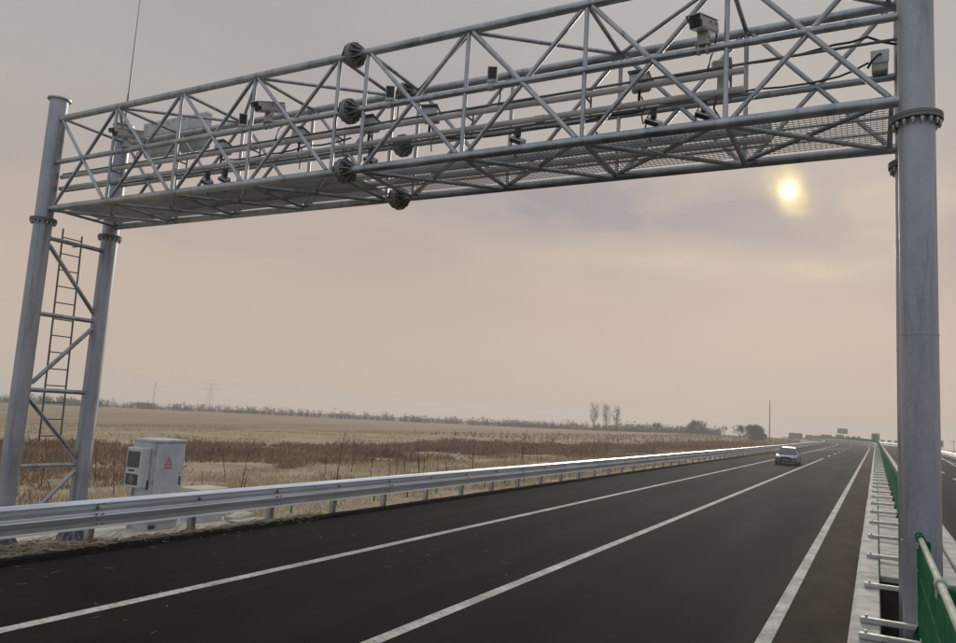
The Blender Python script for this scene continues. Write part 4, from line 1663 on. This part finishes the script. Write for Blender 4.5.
def mast(x, y, z, h, label, r=.10, arms=True, cat='pole'):
    root = thing('utility_pole', label, cat, (x, y, z))
    obj('pole', MB().tube((x, y, z), (x, y, z+h), r, 8, r*.6), M['galv_dark'], root)
    if arms:
        obj('crossarm', MB().box((x-.7, y-.06, z+h-.6), (x+.7, y+.06, z+h-.48)), M['galv_dark'], root)
        obj('insulator', MB().tube((x-.6, y, z+h-.48), (x-.6, y, z+h-.2), .06, 6).tube((x+.6, y, z+h-.48), (x+.6, y, z+h-.2), .06, 6), M['galv_dark'], root)


mast(-29.1, 248.0, -1.3, 13.4, 'tall slender grey mast standing beside the dense willow', .17, False, 'mast')
mast(-313, 249, -4.6, 12.6, 'thin pole with a crossarm above the far left tree line', .16)
mast(23.1, 299, -1.8, 5.0, 'thin pole on the far right verge beyond the other carriageway', .11)


def pylon(x, y, z, h, label):
    root = thing('transmission_tower', label, 'pylon', (x, y, z))
    mb = MB()
    for s in (-1, 1):
        for t in (-1, 1):
            mb.tube((x+s*h*.12, y+t*h*.12, z), (x+s*h*.02, y+t*h*.02, z+h), .07, 4, caps=False)
    k = 7
    for i in range(k):
        f0, f1 = i/k, (i+1)/k
        w0, w1 = h*(.12-.1*f0), h*(.12-.1*f1)
        for t in (-1, 1):
            mb.tube((x-w0, y+t*w0, z+h*f0), (x+w1, y+t*w1, z+h*f1), .05, 3, caps=False)
            mb.tube((x+w0, y+t*w0, z+h*f0), (x-w1, y+t*w1, z+h*f1), .05, 3, caps=False)
    obj('lattice', mb, M['galv'], root)
    for f, w in ((.98, .30), (.80, .38)):
        mb = MB()
        d = V((.72, .69, 0))
        c = V((x, y, z+h*f))
        mb.tube(c-d*h*w, c+d*h*w, .08, 4)
        mb.tube(c-d*h*w, c+V((0, 0, h*.06)), .05, 4)
        mb.tube(c+d*h*w, c+V((0, 0, h*.06)), .05, 4)
        obj('crossarm', mb, M['galv'], root)


pylon(-410, 372, -8, 20, 'faint lattice transmission tower beyond the far left tree line')


def road_sign(x, y, z0, w, h, ground, label, mat, border=False, glyph=None, back=True, posts=2):
    root = thing('road_sign', label, 'sign', (x, y, ground))
    p = obj('panel', MB().bbox((x-w/2, y, z0), (x+w/2, y+.08, z0+h), .02), mat, root)
    if border:
        b = .05*w
        mb = MB()
        for lo, hi in (((x-w/2+b, z0+b), (x+w/2-b, z0+2*b)), ((x-w/2+b, z0+h-2*b), (x+w/2-b, z0+h-b)), ((x-w/2+b, z0+2*b), (x-w/2+2*b, z0+h-2*b)), ((x+w/2-2*b, z0+2*b), (x+w/2-b, z0+h-2*b))):
            mb.box((lo[0], y-.012, lo[1]), (hi[0], y-.002, hi[1]))
        obj('border', mb, M['signwhite'], p)
    if glyph:
        m4 = Matrix.Translation((x, y-.02, z0+h*.5)) @ Matrix.Rotation(R(90), 4, 'X')
        text_mesh(glyph, h*.75, 'number', M['signwhite'], m4, p)
    for s in ((-.3, .3) if posts == 2 else (0,)):
        obj('post', MB().tube((x+s*w, y+.14, ground), (x+s*w, y+.14, z0+h*.9), .09, 8), M['galv'], root)


road_sign(-26.1, 299, .25, 4.6, 2.2, -1.4, 'large grey-backed road sign furthest left above the guardrail', M['signback'])
road_sign(-23.6, 329, .5, 2.9, 1.5, -1.6, 'small grey-backed road sign second from the left above the guardrail', M['signback'])
road_sign(-21.9, 349, .7, 2.6, 1.2, -1.8, 'low half of the paired grey-backed road signs', M['signback'])
road_sign(-19.7, 350, .7, 1.9, 1.8, -1.8, 'taller half of the paired grey-backed road signs', M['signback'], posts=1)
road_sign(-.1, 300, 1.55, 2.6, 2.5, -.4, 'square green road sign above the median at the road crest', M['signgreen'], border=True)
road_sign(16.4, 259.5, .95, 2.2, 2.0, -1.2, 'green numbered road sign right of the right gantry post', M['signgreen'], border=True, glyph='2')


# faint signs over the crest
road_sign(-14.1, 399.6, 3.4, 4.4, 2.5, -1.6, 'highest faint grey sign rising over the crest of the left carriageway', M['signback'], posts=1)
road_sign(-15.4, 402.6, 1.2, 3.6, 1.7, -1.6, 'faint grey sign directly below the highest one at the crest', M['signback'])
road_sign(-20.2, 399.6, 1.0, 3.0, 1.5, -1.6, 'faint wide grey sign left of the highest one at the crest', M['signback'])
gs = 'small faint signs in a row at the crest'
for x, lab in ((-11.9, 'first small faint sign right of the highest grey sign'), (-9.3, 'second small faint sign right of the highest grey sign'), (-7.2, 'third small faint sign right of the highest grey sign')):
    road_sign(x, 399.6, 1.3, 1.6, 1.2, -1.4, lab, M['signback'], posts=1)
for x, lab in ((2.3, 'small faint sign nearest the square green sign, over the right carriageway'), (4.6, 'middle one of three small faint signs over the right carriageway'), (6.8, 'small faint sign nearest the right gantry post, over the right carriageway')):
    road_sign(x, 330, 1.1, 1.35, .75, -.6, lab, M['signback'], posts=1)

# bird
mb = MB()
bx, by, bz = -55.6, 192.1, 2.9
mb.loft([[V((bx+t, by, bz))+V((0, math.cos(a)*r, math.sin(a)*r)) for a in (0, 1.05, 2.1, 3.14, 4.19, 5.24)] for t, r in ((-.28, .01), (-.18, .07), (0, .10), (.16, .06), (.24, .05), (.34, .01))], True)
for s in (-1, 1):
    mb.add([(bx-.08, by, bz+.04), (bx+.12, by, bz+.04), (bx+.10, by+s*.35, bz+.22), (bx-.02, by+s*.62, bz+.14), (bx-.10, by+s*.32, bz+.18)], [(0, 1, 2, 4), (4, 2, 3)])
mb.add([(bx-.26, by-.02, bz), (bx-.26, by+.02, bz), (bx-.44, by+.07, bz+.01), (bx-.44, by-.07, bz+.01)], [(0, 1, 2, 3)])
tag(obj('bird', mb, M['bird']), 'tiny dark bird flying above the far field', 'bird')


# ------------------------------------------------------------------ car
def build_car(x, y):
    root = thing('car', 'silver sedan car driving towards the viewer in the lane by the shoulder', 'car', (x, y, 0))
    o = V((x, y, 0))
    W_ = .87

    def sec(yy, zlo, zhi, w, rnd_=.10, top=.92):
        return [o+V(p) for p in ((-w*.92, yy, zlo), (w*.92, yy, zlo), (w, yy, zlo+.12), (w, yy, zhi-rnd_), (w*top, yy, zhi), (-w*top, yy, zhi), (-w, yy, zhi-rnd_), (-w, yy, zlo+.12))]
    st = [(-2.22, .30, .60, .66), (-2.12, .20, .70, .80), (-1.6, .18, .80, W_), (-.95, .17, .90, W_), (.2, .17, .93, W_+.01), (1.2, .17, .95, W_), (1.9, .19, .96, .86), (2.2, .22, .94, .80), (2.32, .32, .85, .70)]
    obj('body', MB().loft([sec(*s) for s in st]), M['carpaint'], root)

    def cab(yy, z, w):
        return [o+V((-w, yy, z)), o+V((w, yy, z))]
    # greenhouse
    bl, br, tl, tr = -.98, 1.55, -.22, .95
    zb_, zt_ = .90, 1.40
    wb, wt = .80, .60
    A = [o+V(p) for p in ((-wb, bl, zb_), (wb, bl, zb_), (wb, br, zb_+.04), (-wb, br, zb_+.04), (-wt, tl, zt_), (wt, tl, zt_), (wt, tr, zt_), (-wt, tr, zt_))]
    obj('windscreen', MB().add([A[0], A[1], A[5], A[4]], [(0, 1, 2, 3)]), M['carglass'], root)
    obj('rear_window', MB().add([A[2], A[3], A[7], A[6]], [(0, 1, 2, 3)]), M['carglass'], root)
    obj('side_window', MB().add([A[1], A[2], A[6], A[5]], [(0, 1, 2, 3)]), M['carglass'], root)
    obj('side_window', MB().add([A[3], A[0], A[4], A[7]], [(0, 1, 2, 3)]), M['carglass'], root)
    obj('roof', MB().loft([[o+V((-wt-.02, yy, zt_-.015)), o+V((wt+.02, yy, zt_-.015)), o+V((wt*.8, yy, zt_+h)), o+V((-wt*.8, yy, zt_+h))] for yy, h in ((tl-.05, .01), (.1, .06), (.6, .06), (tr+.05, .015))]), M['carpaint'], root)
    for s in (-1, 1):
        p = MB()
        p.tube(o+V((s*wb, bl, zb_)), o+V((s*wt, tl, zt_)), .035, 6)
        p.tube(o+V((s*wb, br, zb_+.04)), o+V((s*wt, tr, zt_)), .05, 6)
        p.tube(o+V((s*(wb+.01), .30, zb_)), o+V((s*(wt+.01), .32, zt_)), .03, 6)
        obj('pillar', p, M['carpaint'], root)
        obj('mirror', MB().bbox(o+V((s*.97-.09, -.72, .93)), o+V((s*.97+.09, -.60, 1.06)), .03), M['carpaint'], root)
        obj('headlight', MB().loft([[o+V((s*.40, -2.16, .60)), o+V((s*.74, -2.05, .62)), o+V((s*.74, -2.03, .74)), o+V((s*.44, -2.10, .72))], [o+V((s*.40, -2.0, .60)), o+V((s*.74, -1.9, .62)), o+V((s*.74, -1.9, .74)), o+V((s*.44, -1.95, .72))]]), M['headlight'], root)
        obj('fog_lamp', MB().tube(o+V((s*.60, -2.285, .37)), o+V((s*.60, -2.05, .37)), .05, 10), M['headlight'], root)
        obj('tail_light', MB().bbox(o+V((s*.62-.12, 2.2, .72)), o+V((s*.62+.12, 2.30, .86)), .02), M['red'], root)
    obj('grille', MB().bbox(o+V((-.38, -2.26, .57)), o+V((.38, -2.12, .69)), .015), M['carblack'], root)
    obj('bumper', MB().bbox(o+V((-.80, -2.27, .20)), o+V((.80, -2.02, .56)), .05), M['carblack'], root)
    obj('number_plate', MB().box(o+V((-.22, -2.29, .36)), o+V((.22, -2.272, .48))), M['plate'], root)
    obj('wiper_cowl', MB().bbox(o+V((-.74, -1.12, .885)), o+V((.74, -.96, .925)), .01), M['carblack'], root)
    for sx in (-1, 1):
        for yy in (-1.38, 1.32):
            wh = obj('wheel', MB().tube(o+V((sx*.70, yy, .31)), o+V((sx*.885, yy, .31)), .31, 20), M['tyre'], root)
            obj('rim', MB().tube(o+V((sx*.88, yy, .31)), o+V((sx*.893, yy, .31)), .2, 16), M['chrome'], wh)


build_car(-6.72, 70.5)

# ------------------------------------------------------------------ hazy air
mb = MB().box((-1450, -90, -45), (1450, 1450, 17))
hz = bpy.data.materials.new('haze_air')
hz.use_nodes = True
t = hz.node_tree
t.nodes.clear()
ho = t.nodes.new('ShaderNodeOutputMaterial')
pv = t.nodes.new('ShaderNodeVolumePrincipled')
pv.inputs['Color'].default_value = (.95, .93, .91, 1)
pv.inputs['Density'].default_value = .00095
pv.inputs['Anisotropy'].default_value = .2
t.links.new(pv.outputs[0], ho.inputs['Volume'])
tag(obj('haze', mb, hz), kind='stuff')
